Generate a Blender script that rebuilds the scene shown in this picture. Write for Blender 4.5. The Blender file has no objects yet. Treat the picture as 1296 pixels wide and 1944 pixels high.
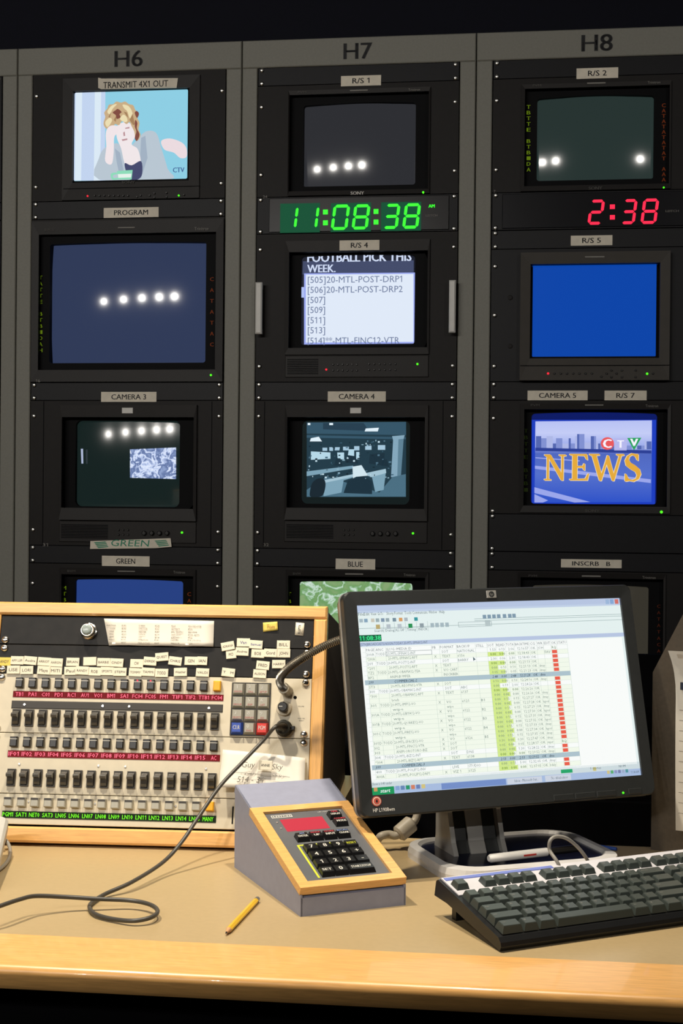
import bpy, math, random
from mathutils import Vector, Matrix
random.seed(7)
C = bpy.context.scene.collection
PI = math.pi
# ------------------------------------------------------------------ camera, world, lights, exposure
EZ = 1.254                      # eye height; the worktop is 0.504 m below the eye
DZ = 0.75                       # worktop height
FPX = 2700.0                    # focal length in pixels of the 1296 x 1944 frame
PITCH, ROLL = 17 / 2700.0, 0.0094
_cp, _sp, _cr, _sr = math.cos(PITCH), math.sin(PITCH), math.cos(ROLL), math.sin(ROLL)
_fw = Vector((0, _cp, -_sp)); _r0 = Vector((1, 0, 0)); _u0 = Vector((0, _sp, _cp))
_R = _r0 * _cr + _u0 * _sr; _U = _u0 * _cr - _r0 * _sr
EYE = Vector((0, 0, EZ))
cd = bpy.data.cameras.new('camera'); cam = bpy.data.objects.new('camera', cd); C.objects.link(cam)
cd.sensor_fit = 'VERTICAL'; cd.sensor_height = 36.0; cd.lens = 36.0 * FPX / 1944.0
cd.clip_start = 0.05; cd.clip_end = 50
cam.matrix_world = Matrix(((_R.x, _U.x, -_fw.x, 0), (_R.y, _U.y, -_fw.y, 0), (_R.z, _U.z, -_fw.z, EZ), (0, 0, 0, 1)))
bpy.context.scene.camera = cam
w = bpy.data.worlds.new('room_dark'); bpy.context.scene.world = w; w.use_nodes = True
w.node_tree.nodes['Background'].inputs[0].default_value = (0.55, 0.6, 0.8, 1)
w.node_tree.nodes['Background'].inputs[1].default_value = 0.008
vs = bpy.context.scene.view_settings
vs.view_transform = 'Standard'; vs.look = 'None'; vs.exposure = 0.0; vs.gamma = 1.0; vs.use_curve_mapping = False

def spot(name, loc, target, power, size, blend=0.6, radius=0.04, col=(1, .86, .66)):
    l = bpy.data.lights.new(name, 'SPOT'); l.energy = power; l.spot_size = math.radians(size); l.spot_blend = blend
    l.shadow_soft_size = radius; l.color = col
    o = bpy.data.objects.new(name, l); C.objects.link(o); o.location = loc
    o.rotation_euler = (Vector(target) - Vector(loc)).to_track_quat('-Z', 'Y').to_euler()
    return o
# ceiling spots above the desk, then the row of dimmer ones behind the operator that reach the racks
spot('desk_spot', (-0.72, 1.72, 2.8), (-0.3, 1.92, 0.8), 175, 54, .8, .045, (1, .89, .72))
spot('desk_spot', (0.12, 1.66, 2.8), (-0.02, 1.88, 0.8), 120, 50, .8, .045, (1, .89, .72))
for x, y, z in ((-3.4, -.9, 2.5), (-2.6, -.85, 2.5), (-1.95, -.8, 2.5), (-1.4, -.75, 2.5), (-.95, -.7, 2.5), (1.5, -.8, 2.5)):
    spot('room_spot', (x, y, z), (x * .35, 3.4, 1.5), 42, 60, .5, .016, (1, .955, .89))
# ------------------------------------------------------------------ helpers
def lin(h):
    h = h.lstrip('#'); o = []
    for i in (0, 2, 4):
        c = int(h[i:i + 2], 16) / 255; o.append(c / 12.92 if c <= .04045 else ((c + .055) / 1.055) ** 2.4)
    return (o[0], o[1], o[2], 1)
MATS = {}
def mat(name, col, rough=.5, metal=0., var=.06, scale=40, emit=0., bump=0., coat=0., grain=None, spec=.5):
    """principled material; colour broken up by procedural noise; emit > 0 for things that give off light"""
    if name in MATS: return MATS[name]
    m = bpy.data.materials.new(name); m.use_nodes = True; nt = m.node_tree; b = nt.nodes['Principled BSDF']
    c = lin(col)
    b.inputs['Roughness'].default_value = rough; b.inputs['Metallic'].default_value = metal
    b.inputs['Specular IOR Level'].default_value = spec
    if coat: b.inputs['Coat Weight'].default_value = coat; b.inputs['Coat Roughness'].default_value = .04
    if emit:
        b.inputs['Base Color'].default_value = (.01, .01, .01, 1); b.inputs['Specular IOR Level'].default_value = .1
        b.inputs['Emission Color'].default_value = c; b.inputs['Emission Strength'].default_value = emit
        MATS[name] = m; return m
    tc = nt.nodes.new('ShaderNodeTexCoord'); no = nt.nodes.new('ShaderNodeTexNoise'); rp = nt.nodes.new('ShaderNodeValToRGB')
    no.inputs['Scale'].default_value = scale; no.inputs['Detail'].default_value = 4
    src = tc.outputs['Object']
    if grain:
        mp = nt.nodes.new('ShaderNodeMapping'); mp.inputs['Scale'].default_value = grain
        nt.links.new(src, mp.inputs[0]); src = mp.outputs[0]; no.inputs['Distortion'].default_value = .6
    nt.links.new(src, no.inputs['Vector'])
    rp.color_ramp.elements[0].position = .3; rp.color_ramp.elements[1].position = .7
    rp.color_ramp.elements[0].color = tuple(max(0, v * (1 - var)) for v in c[:3]) + (1,)
    rp.color_ramp.elements[1].color = tuple(min(1, v * (1 + var)) for v in c[:3]) + (1,)
    nt.links.new(no.outputs['Fac'], rp.inputs[0]); nt.links.new(rp.outputs[0], b.inputs['Base Color'])
    if bump:
        bp = nt.nodes.new('ShaderNodeBump'); bp.inputs['Strength'].default_value = bump; bp.inputs['Distance'].default_value = .001
        nt.links.new(no.outputs['Fac'], bp.inputs['Height']); nt.links.new(bp.outputs[0], b.inputs['Normal'])
    MATS[name] = m; return m
def screen_mat(name, ramp, kind='noise', scale=30, emit=1., axis=None):
    """picture on a lit screen: emission through a procedural pattern and a colour ramp"""
    m = bpy.data.materials.new(name); m.use_nodes = True; nt = m.node_tree; b = nt.nodes['Principled BSDF']
    b.inputs['Base Color'].default_value = (.01, .01, .01, 1); b.inputs['Roughness'].default_value = .12
    tc = nt.nodes.new('ShaderNodeTexCoord'); rp = nt.nodes.new('ShaderNodeValToRGB')
    if kind == 'noise':
        t = nt.nodes.new('ShaderNodeTexNoise'); t.inputs['Scale'].default_value = scale; t.inputs['Detail'].default_value = 6; out = t.outputs['Fac']
        nt.links.new(tc.outputs['Object'], t.inputs['Vector'])
    elif kind == 'veins':
        t = nt.nodes.new('ShaderNodeTexNoise'); t.inputs['Scale'].default_value = scale; t.inputs['Detail'].default_value = 5; t.inputs['Distortion'].default_value = .5
        nt.links.new(tc.outputs['Object'], t.inputs['Vector'])
        s1 = nt.nodes.new('ShaderNodeMath'); s1.operation = 'SUBTRACT'; s1.inputs[1].default_value = .5; s2 = nt.nodes.new('ShaderNodeMath'); s2.operation = 'ABSOLUTE'
        s3 = nt.nodes.new('ShaderNodeMath'); s3.operation = 'MULTIPLY'; s3.inputs[1].default_value = 4.
        nt.links.new(t.outputs['Fac'], s1.inputs[0]); nt.links.new(s1.outputs[0], s2.inputs[0]); nt.links.new(s2.outputs[0], s3.inputs[0]); out = s3.outputs[0]
    else:   # gradient along a local axis, from lo to hi
        t = nt.nodes.new('ShaderNodeSeparateXYZ'); nt.links.new(tc.outputs['Object'], t.inputs[0])
        mr = nt.nodes.new('ShaderNodeMapRange'); mr.inputs[1].default_value = axis[1]; mr.inputs[2].default_value = axis[2]
        nt.links.new(t.outputs[axis[0]], mr.inputs[0]); out = mr.outputs[0]
    els = rp.color_ramp.elements
    while len(els) < len(ramp): els.new(.5)
    for e, (p, c) in zip(els, ramp): e.position = p; e.color = lin(c)
    nt.links.new(out, rp.inputs[0]); nt.links.new(rp.outputs[0], b.inputs['Emission Color']); b.inputs['Emission Strength'].default_value = emit
    return m
class MB:
    def __init__(s): s.v = []; s.f = []
    def add(s, vs, fs):
        b = len(s.v); s.v += [tuple(v) for v in vs]; s.f += [tuple(i + b for i in f) for f in fs]; return s
    def box(s, x0, x1, y0, y1, z0, z1, c=0., cy=None):
        """box with the edges of its +z face chamfered by c"""
        cy = c if cy is None else cy
        if c <= 0: return s.add([(x0,y0,z0),(x1,y0,z0),(x1,y1,z0),(x0,y1,z0),(x0,y0,z1),(x1,y0,z1),(x1,y1,z1),(x0,y1,z1)], [(3,2,1,0),(4,5,6,7),(0,1,5,4),(1,2,6,5),(2,3,7,6),(3,0,4,7)])
        zm = z1 - c
        return s.add([(x0,y0,z0),(x1,y0,z0),(x1,y1,z0),(x0,y1,z0),(x0,y0,zm),(x1,y0,zm),(x1,y1,zm),(x0,y1,zm),(x0+c,y0+cy,z1),(x1-c,y0+cy,z1),(x1-c,y1-cy,z1),(x0+c,y1-cy,z1)],
            [(3,2,1,0),(0,1,5,4),(1,2,6,5),(2,3,7,6),(3,0,4,7),(4,5,9,8),(5,6,10,9),(6,7,11,10),(7,4,8,11),(8,9,10,11)])
    def cap(s, x0, x1, y0, y1, z0, z1, ix, iy, off=0.):
        """key cap: a frustum whose top is inset by ix, iy and shifted by off along y"""
        return s.add([(x0,y0,z0),(x1,y0,z0),(x1,y1,z0),(x0,y1,z0),(x0+ix,y0+iy+off,z1),(x1-ix,y0+iy+off,z1),(x1-ix,y1-iy+off,z1),(x0+ix,y1-iy+off,z1)], [(3,2,1,0),(4,5,6,7),(0,1,5,4),(1,2,6,5),(2,3,7,6),(3,0,4,7)])
    def prism(s, pts, z0, z1):
        n = len(pts); a = sum(pts[i][0] * pts[(i + 1) % n][1] - pts[(i + 1) % n][0] * pts[i][1] for i in range(n))
        if a < 0: pts = pts[::-1]
        return s.add([(p[0], p[1], z0) for p in pts] + [(p[0], p[1], z1) for p in pts],
            [tuple(range(n))[::-1], tuple(range(n, 2 * n))] + [(i, (i + 1) % n, n + (i + 1) % n, n + i) for i in range(n)])
    def flat(s, pts, z):
        n = len(pts); a = sum(pts[i][0] * pts[(i + 1) % n][1] - pts[(i + 1) % n][0] * pts[i][1] for i in range(n))
        if a < 0: pts = pts[::-1]
        return s.add([(p[0], p[1], z) for p in pts], [tuple(range(n))])
    def rect(s, x0, x1, y0, y1, z): return s.flat([(x0,y0),(x1,y0),(x1,y1),(x0,y1)], z)
    def ring(s, o, i, z0, z1, zi=None):
        """rectangular frame, outer o and inner i as (x0,x1,y0,y1); zi is the height of the inner edge"""
        zi = z1 if zi is None else zi
        def q(r, z): return [(r[0],r[2],z),(r[1],r[2],z),(r[1],r[3],z),(r[0],r[3],z)]
        v = q(o,z0) + q(o,z1) + q(i,zi) + q(i,z0); f = []
        for k in range(4):
            n = (k + 1) % 4
            f += [(k, n, 4+n, 4+k), (4+k, 4+n, 8+n, 8+k), (8+k, 8+n, 12+n, 12+k), (12+k, 12+n, n, k)]
        return s.add(v, f)
    def cyl(s, cx, cy, z0, z1, r, n=16, r1=None):
        r1 = r if r1 is None else r1
        return s.add([(cx + r*math.cos(2*PI*i/n), cy + r*math.sin(2*PI*i/n), z0) for i in range(n)] + [(cx + r1*math.cos(2*PI*i/n), cy + r1*math.sin(2*PI*i/n), z1) for i in range(n)],
            [tuple(range(n))[::-1], tuple(range(n, 2*n))] + [(i, (i+1) % n, n + (i+1) % n, n + i) for i in range(n)])
    def lathe(s, cx, cy, prof, n=16):
        """profile [(r, z)...] turned round the local z axis"""
        v = []; f = []
        for r, z in prof: v += [(cx + r*math.cos(2*PI*i/n), cy + r*math.sin(2*PI*i/n), z) for i in range(n)]
        for k in range(len(prof) - 1):
            for i in range(n): j = (i+1) % n; f.append((k*n+i, k*n+j, (k+1)*n+j, (k+1)*n+i))
        f += [tuple(range(n))[::-1], tuple(range((len(prof)-1)*n, len(prof)*n))]
        return s.add(v, f)
    def tube(s, pts, r, n=10, radii=None):
        pts = [Vector(p) for p in pts]; v = []; f = []; up = None
        for i, p in enumerate(pts):
            t = (pts[min(i+1, len(pts)-1)] - pts[max(i-1, 0)]).normalized()
            if up is None: up = t.orthogonal().normalized()
            up = (up - t * up.dot(t)).normalized(); sd = t.cross(up); rr = radii[i] if radii else r
            v += [tuple(p + (up*math.cos(2*PI*k/n) + sd*math.sin(2*PI*k/n)) * rr) for k in range(n)]
        for i in range(len(pts)-1):
            for k in range(n): j = (k+1) % n; f.append((i*n+k, i*n+j, (i+1)*n+j, (i+1)*n+k))
        f += [tuple(range(n))[::-1], tuple(range((len(pts)-1)*n, len(pts)*n))]
        return s.add(v, f)
    def mesh(s, name):
        me = bpy.data.meshes.new(name); me.from_pydata(s.v, [], s.f); me.update(); return me
    def build(s, name, m, parent=None, smooth=False, stuff=False):
        me = s.mesh(name); me.materials.append(m)
        if smooth:
            for p in me.polygons: p.use_smooth = True
        o = bpy.data.objects.new(name, me); C.objects.link(o); o.parent = parent
        if stuff: o['kind'] = 'stuff'
        return o
def inst(me, name, parent, loc=(0,0,0), rot=None):
    o = bpy.data.objects.new(name, me); C.objects.link(o); o.parent = parent; o.location = loc
    if rot: o.rotation_euler = rot
    return o
def smoothed(ob, ang=.7):
    for p in ob.data.polygons: p.use_smooth = True
    try: ob.data.set_sharp_from_angle(angle=ang)
    except Exception: pass
    return ob
def catmull(pts, k=6, closed=False):
    pts = [Vector(p) for p in pts]; n = len(pts); out = []
    rng = range(n if closed else n - 1)
    for i in rng:
        g = (lambda j: pts[j % n]) if closed else (lambda j: pts[max(0, min(n-1, j))])
        a, b, c, d = g(i-1), g(i), g(i+1), g(i+2)
        for q in range(k):
            t = q / k; out.append(.5*((2*b) + (c-a)*t + (2*a-5*b+4*c-d)*t*t + (3*b-a-3*c+d)*t**3))
    if not closed: out.append(pts[-1])
    return out
def ray(px, py): return _R * ((px - 648) / FPX) - _U * ((py - 972) / FPX) + _fw
def at_z(px, py, z): d = ray(px, py); return EYE + d * ((z - EZ) / d.z)
def at_y(px, py, y): d = ray(px, py); return EYE + d * (y / d.y)
class Face:
    """a real plane in the room: origin, x along u, y along v, z out of the face; measures points of that plane"""
    def __init__(s, o, u, v):
        s.o = Vector(o); s.u = Vector(u).normalized(); s.v = Vector(v).normalized(); s.n = s.u.cross(s.v).normalized()
        s.M = Matrix(((s.u.x,s.v.x,s.n.x,s.o.x),(s.u.y,s.v.y,s.n.y,s.o.y),(s.u.z,s.v.z,s.n.z,s.o.z),(0,0,0,1)))
    def p(s, px, py, z=0.):
        d = ray(px, py); o = s.o + s.n * z; t = (o - EYE).dot(s.n) / d.dot(s.n); q = EYE + d * t - o
        return q.dot(s.u), q.dot(s.v)
    def r(s, x0, y0, x1, y1, z=0.):
        ym, xm = (y0+y1)/2, (x0+x1)/2
        return s.p(x0, ym, z)[0], s.p(x1, ym, z)[0], s.p(xm, y1, z)[1], s.p(xm, y0, z)[1]
    def at(s, x, y, z=0.): return s.o + s.u*x + s.v*y + s.n*z
    def sub(s, x, y, z=0.): return Face(s.at(x, y, z), s.u, s.v)
def thing(name, label, cat, M, group=None):
    o = bpy.data.objects.new(name, None); C.objects.link(o); o.matrix_world = M; o.empty_display_size = .02
    o['label'] = label; o['category'] = cat
    if group: o['group'] = group
    return o
def tag(o, label, cat, group=None):
    o['label'] = label; o['category'] = cat
    if group: o['group'] = group
    return o
def struct(o): o['kind'] = 'structure'; return o
_tc = {}; _adv = {}
def raw(t_, res):
    cu = bpy.data.curves.new('t', 'FONT'); cu.body = t_; cu.size = 1; cu.resolution_u = res
    ob = bpy.data.objects.new('t', cu); me = bpy.data.meshes.new_from_object(ob)
    v = [(q.co.x, q.co.y) for q in me.vertices]; f = [tuple(p.vertices) for p in me.polygons]
    bpy.data.objects.remove(ob); bpy.data.curves.remove(cu); bpy.data.meshes.remove(me)
    return v, f
CAPH = max(b for a, b in raw('H', 2)[0]); _HH = max(a for a, b in raw('HH', 2)[0])
def glyph(ch, res):
    """outline of one character and its advance; the figure 1 gets its flag"""
    if (ch, res) not in _tc:
        if ch not in _adv: _adv[ch] = max(a for a, b in raw('H' + ch + 'H', 2)[0]) - _HH
        if ch == '1':
            c = CAPH; _adv[ch] = .56*c + .1
            _tc[(ch, res)] = ([(.3*c, 0), (.43*c, 0), (.43*c, c), (.33*c, c), (.08*c, .82*c), (.08*c, .7*c), (.3*c, .82*c)], [(0, 1, 2, 6), (6, 2, 3, 4, 5)])
        else: _tc[(ch, res)] = raw(ch, res) if ch != ' ' else ([], [])
    return _tc[(ch, res)] + (_adv[ch],)
def put(mb, s, x, y, h, z, al='c', wd=None, bold=0., rot=0., shear=0., res=2):
    """lettering: cap height h, centred on y; wd squeezes or stretches it to a width; bold doubles the strokes"""
    v = []; f = []; pen = 0.
    for ch in s:
        gv, gf, ad = glyph(ch, res)
        for d in ((-bold, bold) if bold > 0 else (0,)):
            b0 = len(v); v += [(a + pen + d, b) for a, b in gv]; f += [tuple(i + b0 for i in q) for q in gf]
        pen += ad
    if not v: return 0
    x0 = min(a for a, b in v); tw = max(a for a, b in v) - x0
    k = h / CAPH; kx = (wd / tw) if wd else k; W = tw * kx
    ox = {'c': -W/2, 'l': 0, 'r': -W}[al]; c, sn = math.cos(rot), math.sin(rot); out = []
    for a, b in v:
        X, Y = (a - x0)*kx + ox, b*k - h/2; X += Y*shear
        out.append((x + X*c - Y*sn, y + X*sn + Y*c, z))
    mb.add(out, f); return W
def textw(s, h, res=2): return sum(glyph(ch, res)[2] for ch in s) * h / CAPH
def text(name, s, x, y, h, z, m, parent, **kw):
    mb = MB(); put(mb, s, x, y, h, z, **kw); return mb.build(name, m, parent)
SEG = {'0': 'abcdef', '1': 'bc', '2': 'abged', '3': 'abgcd', '8': 'abcdefg'}
def seg7(mb, ch, x, y, wd, h, t, z, sl=.12):
    g = t * .12
    def S(pts): mb.flat([(x + a + b*sl, y + b) for a, b in pts], z)
    hw, hh = wd/2, h/2
    def hor(cy): S([(-hw+t*.5+g, cy), (-hw+t+g, cy+t/2), (hw-t-g, cy+t/2), (hw-t*.5-g, cy), (hw-t-g, cy-t/2), (-hw+t+g, cy-t/2)])
    def ver(cx, a, b): S([(cx, a+g), (cx+t/2, a+t/2+g), (cx+t/2, b-t/2-g), (cx, b-g), (cx-t/2, b-t/2-g), (cx-t/2, a+t/2+g)])
    for q in SEG[ch]:
        if q == 'a': hor(hh-t/2)
        if q == 'g': hor(0)
        if q == 'd': hor(-hh+t/2)
        if q == 'b': ver(hw-t/2, t*.1, hh-t/2)
        if q == 'c': ver(hw-t/2, -hh+t/2, -t*.1)
        if q == 'f': ver(-hw+t/2, t*.1, hh-t/2)
        if q == 'e': ver(-hw+t/2, -hh+t/2, -t*.1)
# ------------------------------------------------------------------ materials
m_black = mat('black_panel_paint', '0e0e13', .5, var=.15, scale=90, spec=.3)
m_plate = mat('dark_grey_plate_paint', '1d1a19', .55, var=.1, scale=90, spec=.25)
m_bezel = mat('charcoal_bezel_plastic', '221f1e', .5, var=.08, spec=.3)
m_recess = mat('black_recess_plastic', '060609', .6, var=.1, spec=.12)
m_frame = mat('grey_rack_paint', '87867d', .55, var=.05, scale=200, bump=.05)
m_frame2 = mat('grey_rack_seam_paint', '5c594f', .6, var=.05)
m_chrome = mat('screw_metal', 'ecebe6', .32, metal=1., var=.05)
m_label = mat('cream_label_tape', 'f2e9d6', .55, var=.06, scale=60)
m_ink = mat('black_ink', '16161a', .6)
m_print = mat('pale_grey_print', '8f8c86', .6)
m_printd = mat('dim_grey_print', '55534f', .6)
m_handle = mat('white_handle_plastic', 'eceae4', .45, var=.04)
m_btn = mat('black_button_plastic', '1b1a1a', .4, var=.1)
m_green = mat('green_led', '4dff20', emit=1.6)
m_red = mat('red_led', 'ff2a3a', emit=1.3)
m_tallyg = mat('dim_green_led_digit', '7a9a10', emit=.5)
m_tallyo = mat('dim_orange_led_digit', '8a3a14', emit=.38)
m_off = mat('unlit_glass', '33353a', .09, var=.03, coat=.3)
m_wood = mat('clear_maple_wood', 'e2ad68', .33, var=.13, scale=9, grain=(3, 40, 40), coat=.25)
m_woodv = mat('clear_maple_upright', 'e2ad68', .33, var=.13, scale=9, grain=(40, 3, 40), coat=.25)
m_desk = mat('beige_desk_laminate', 'b09a73', .34, var=.03, scale=120, spec=.45)
m_void = mat('matte_black_paint', '050508', .85, var=.1, spec=.1)
m_cream = mat('cream_equipment_paint', 'cfc5ae', .45, var=.03, scale=80)
m_tag = mat('cream_card_tag', 'e4dcc6', .6, var=.05)
m_paper = mat('white_paper', 'ded8cc', .7, var=.03)
m_yellow = mat('yellow_sticky_paper', 'e0c860', .7, var=.05)
# ------------------------------------------------------------------ the room shell
struct(MB().box(-4, 4, -3, 4.6, -.05, 0).build('floor', mat('dark_carpet', '14141a', .9, var=.2, scale=300)))
struct(MB().box(-4, 4, 4.55, 4.65, 0, 3.3).build('wall_back', mat('black_wall_paint', '090b1e', .85, var=.1)))
struct(MB().box(-4, 4, -3, 4.6, 3.2, 3.3).build('ceiling', mat('black_ceiling_paint', '0c0c12', .85, var=.1)))
# ------------------------------------------------------------------ equipment racks
RYAW = -.13334; RP = .56274; U = .04445
RF = Face((-.24941, 3.43906, 1.11142 + EZ), (math.cos(RYAW), math.sin(RYAW), 0), (0, 0, 1))
HEAD = .066; POST = .0380; OPW = RP - 2*POST
RACKN = ['H5', 'H6', 'H7', 'H8']
RTOP = RF.o.z
def rack(i):
    x0 = (i - 2) * RP; F = RF.sub(x0 + RP/2, -RTOP)
    n = RACKN[i]
    lab = {0: 'grey steel equipment rack cut off by the left edge of the photo', 1: 'grey steel equipment rack headed H6 with PROGRAM monitor',
           2: 'grey steel equipment rack headed H7 with green clock', 3: 'grey steel equipment rack headed H8 with red timer clock'}[i]
    t = thing('equipment_rack', lab, 'rack', F.M, 'row of grey equipment racks')
    hw = RP/2; g = .0012
    for sx in (-1, 1):
        a, b = (-hw + g, -hw + POST) if sx < 0 else (hw - POST, hw - g)
        MB().box(a, b, .02, RTOP - HEAD, -.03, .004, .002).build('post', m_frame, t)
        xs = -hw + .001 if sx < 0 else hw - .004
        MB().box(xs, xs + .003, .02, RTOP - .01, -.75, -.03).build('side_panel', m_frame2, t)
    h = MB().box(-hw + g, hw - g, RTOP - HEAD, RTOP, -.03, .005, .002).build('header', m_frame, t)
    if i: 
        px, py, wpx, hpx = {1: (244, 111, 54, 30), 2: (679, 96.5, 55, 30), 3: (1133, 81, 60, 31)}[i]
        r = F.r(px - wpx/2, py - hpx/2, px + wpx/2, py + hpx/2, .006)
        text('lettering', n, (r[0]+r[1])/2, (r[2]+r[3])/2, r[3]-r[2], .0056, m_ink, h, wd=r[1]-r[0], bold=.022, res=4)
    MB().box(-hw + g, hw - g, RTOP - .01, RTOP, -.75, -.03).build('top_panel', m_frame2, t)
    MB().box(-hw + g, hw - g, 0, .1, -.75, 0).build('plinth', m_frame2, t)
    MB().box(-hw + .004, hw - .004, .1, RTOP - .01, -.75, -.74).build('back_panel', m_void, t)
for i in range(4): rack(i)
_screw = MB().lathe(0, 0, [(.0058, 0), (.0058, .0014), (.0044, .0034), (.002, .0042)], 12).mesh('screw'); _screw.materials.append(m_chrome)
for p in _screw.polygons: p.use_smooth = True
def unit(rk, u0, n, name, label, cat, group, screws=None, plate=None, hole=None, right=True, left=True):
    """a device or panel screwed into rack rk, u0 units below the opening's top, n units tall"""
    yb = -HEAD - (u0 + n) * U
    F = RF.sub((rk - 2) * RP + RP/2, yb); t = thing(name, label, cat, F.M, group)
    H = n * U; hw = .2413; g = .0006; full = (-hw, hw, g, H - g)
    mb = MB()
    if hole: mb.ring(full, hole, 0, .003)
    else: mb.box(full[0], full[1], full[2], full[3], 0, .003, .0008)
    mb.build('faceplate', plate or m_black, t)
    if screws is None: screws = [.00635, H - .00635]
    for y in screws:
        for sx in ((-1,) if left else ()) + ((1,) if right else ()): inst(_screw, 'screw', t, (sx * .2325, H - y, .003))
    return t, F
def label_plate(t, F, px, s, tw=.62, th=.5, m=None, ink=None, tilt=0., bold=.014, pts=None):
    z = .0034
    r = F.r(*px, z)
    lp = (MB().prism([F.p(a, b, z) for a, b in pts], .003, .0042) if pts else MB().box(r[0], r[1], r[2], r[3], .003, .0042)).build('label', m or m_label, t)
    if s: text('lettering', s, (r[0]+r[1])/2, (r[2]+r[3])/2, (r[3]-r[2])*th, .0045, ink or m_ink, lp, wd=(r[1]-r[0])*tw, bold=bold, rot=tilt)
    return lp
GL = 'labelled blank panels in the racks'
def label_panel(rk, u0, desc, labels):
    t, F = unit(rk, u0, 1, 'label_panel', desc, 'panel', GL, left=True)
    for px, s, tw in labels: label_plate(t, F, px, s, tw)
    return t
label_panel(1, 7, 'black rack panel with cream label reading PROGRAM', [((197, 394, 301, 413), 'PROGRAM', .62)])
label_panel(1, 17, 'black rack panel with cream label reading CAMERA 3 below the largest monitor', [((192, 744, 297, 763), 'CAMERA 3', .63)])
label_panel(1, 26, 'black rack panel with cream label reading GREEN in print', [((193.5, 1055.5, 284, 1075), 'GREEN', .4)])
label_panel(2, 0, 'black rack panel with cream label reading R/S 1 above the dark grey tube', [((647, 143.5, 723, 163), 'R/S 1', .43)])
label_panel(2, 17, 'black rack panel with cream label reading CAMERA 4 above the newsroom picture', [((622, 743, 732, 762.5), 'CAMERA 4', .62)])
label_panel(2, 26, 'black rack panel with cream label reading BLUE', [((637, 1061, 712, 1081), 'BLUE', .38)])
label_panel(3, 0, 'black rack panel with cream label reading R/S 2 at the top of rack H8', [((1094, 129, 1173, 149), 'R/S 2', .45)])
label_panel(3, 9, 'black rack panel with cream label reading R/S 5 above the plain blue screen', [((1083, 447, 1162, 466), 'R/S 5', .45)])
label_panel(3, 17, 'black rack panel with two labels reading CAMERA 5 and R/S 7', [((1001, 741.5, 1115, 760), 'CAMERA 5', .62), ((1147, 741.5, 1227, 760), 'R/S 7', .44)])
label_panel(3, 26, 'black rack panel with cream label reading INSCRB B', [((1064.5, 1062, 1179.5, 1078), 'INSCRB   B', .63)])
unit(3, 24, 2, 'blank_panel', 'plain black two-unit blank panel under the news screen', 'panel', GL)
for rk in (1, 2, 3):
    unit(rk, 33, 6, 'blank_panel', ['', 'plain black blank panel low in rack H6', 'plain black blank panel low in rack H7', 'plain black blank panel low in rack H8'][rk], 'panel', GL)
for u0, n, s in ((0, 7, 'black equipment panel at the top of the leftmost rack'), (7, 1, 'thin black panel second from top in the leftmost rack'), (8, 9, 'tall black panel in the middle of the leftmost rack'), (17, 1, 'thin black panel halfway down the leftmost rack'), (18, 14, 'large black panel low in the leftmost rack')):
    unit(0, u0, n, 'blank_panel', s, 'panel', GL)

GM = 'monitors in the racks'
ZS = [0.]
def dome(F, r, z, b, nx=16, ny=12):
    """bulging tube face over rect r, rising b at the middle"""
    mb = MB(); cx, cy = (r[0]+r[1])/2, (r[2]+r[3])/2; hx, hy = (r[1]-r[0])/2, (r[3]-r[2])/2; v = []; f = []
    for j in range(ny+1):
        for i in range(nx+1):
            a, c = i/nx*2-1, j/ny*2-1; v.append((cx + a*hx, cy + c*hy, z + b*(1 - .5*a*a - .3*c*c)))
    for j in range(ny):
        for i in range(nx): k = j*(nx+1)+i; f.append((k, k+1, k+nx+2, k+nx+1))
    return mb.add(v, f)
def rrect(r, rad, n=4, bow=0.):
    x0, x1, y0, y1 = r; o = []
    for cx, cy, a0 in ((x1-rad, y1-rad, 0), (x0+rad, y1-rad, 90), (x0+rad, y0+rad, 180), (x1-rad, y0+rad, 270)):
        for k in range(n+1): a = math.radians(a0 + 90*k/n); o.append((cx + rad*math.cos(a), cy + rad*math.sin(a)))
    return o
def surround(mb, o, i, rad, z0, z1, bow=0.):
    """plate over rect o with a rounded (and top/bottom-bowed) window i"""
    inn = rrect(i, rad, 5); cx, cy = (i[0]+i[1])/2, (i[2]+i[3])/2; out = []
    dense = []
    for k in range(len(inn)):
        a, b = inn[k], inn[(k+1) % len(inn)]; L = math.hypot(a[0]-b[0], a[1]-b[1]); m = max(1, int(L/.02))
        dense += [(a[0]+(b[0]-a[0])*q/m, a[1]+(b[1]-a[1])*q/m) for q in range(m)]
    res = []
    for x, y in dense:
        a = (x-cx)/((i[1]-i[0])/2); res.append((x, y + (bow*(1-a*a) if y > cy else 0)))
    inn = res
    for x, y in inn:
        dx, dy = x-cx, y-cy; t = min(((o[1]-cx) if dx > 0 else (o[0]-cx))/dx if abs(dx) > 1e-9 else 1e9, ((o[3]-cy) if dy > 0 else (o[2]-cy))/dy if abs(dy) > 1e-9 else 1e9)
        out.append((cx+dx*t, cy+dy*t))
    n = len(inn)
    return mb.add([(x, y, z1) for x, y in out] + [(x, y, z1) for x, y in inn] + [(x, y, z0) for x, y in inn],
                  [(k, (k+1) % n, n+(k+1) % n, n+k) for k in range(n)] + [(n+k, n+(k+1) % n, 2*n+(k+1) % n, 2*n+k) for k in range(n)])
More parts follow.
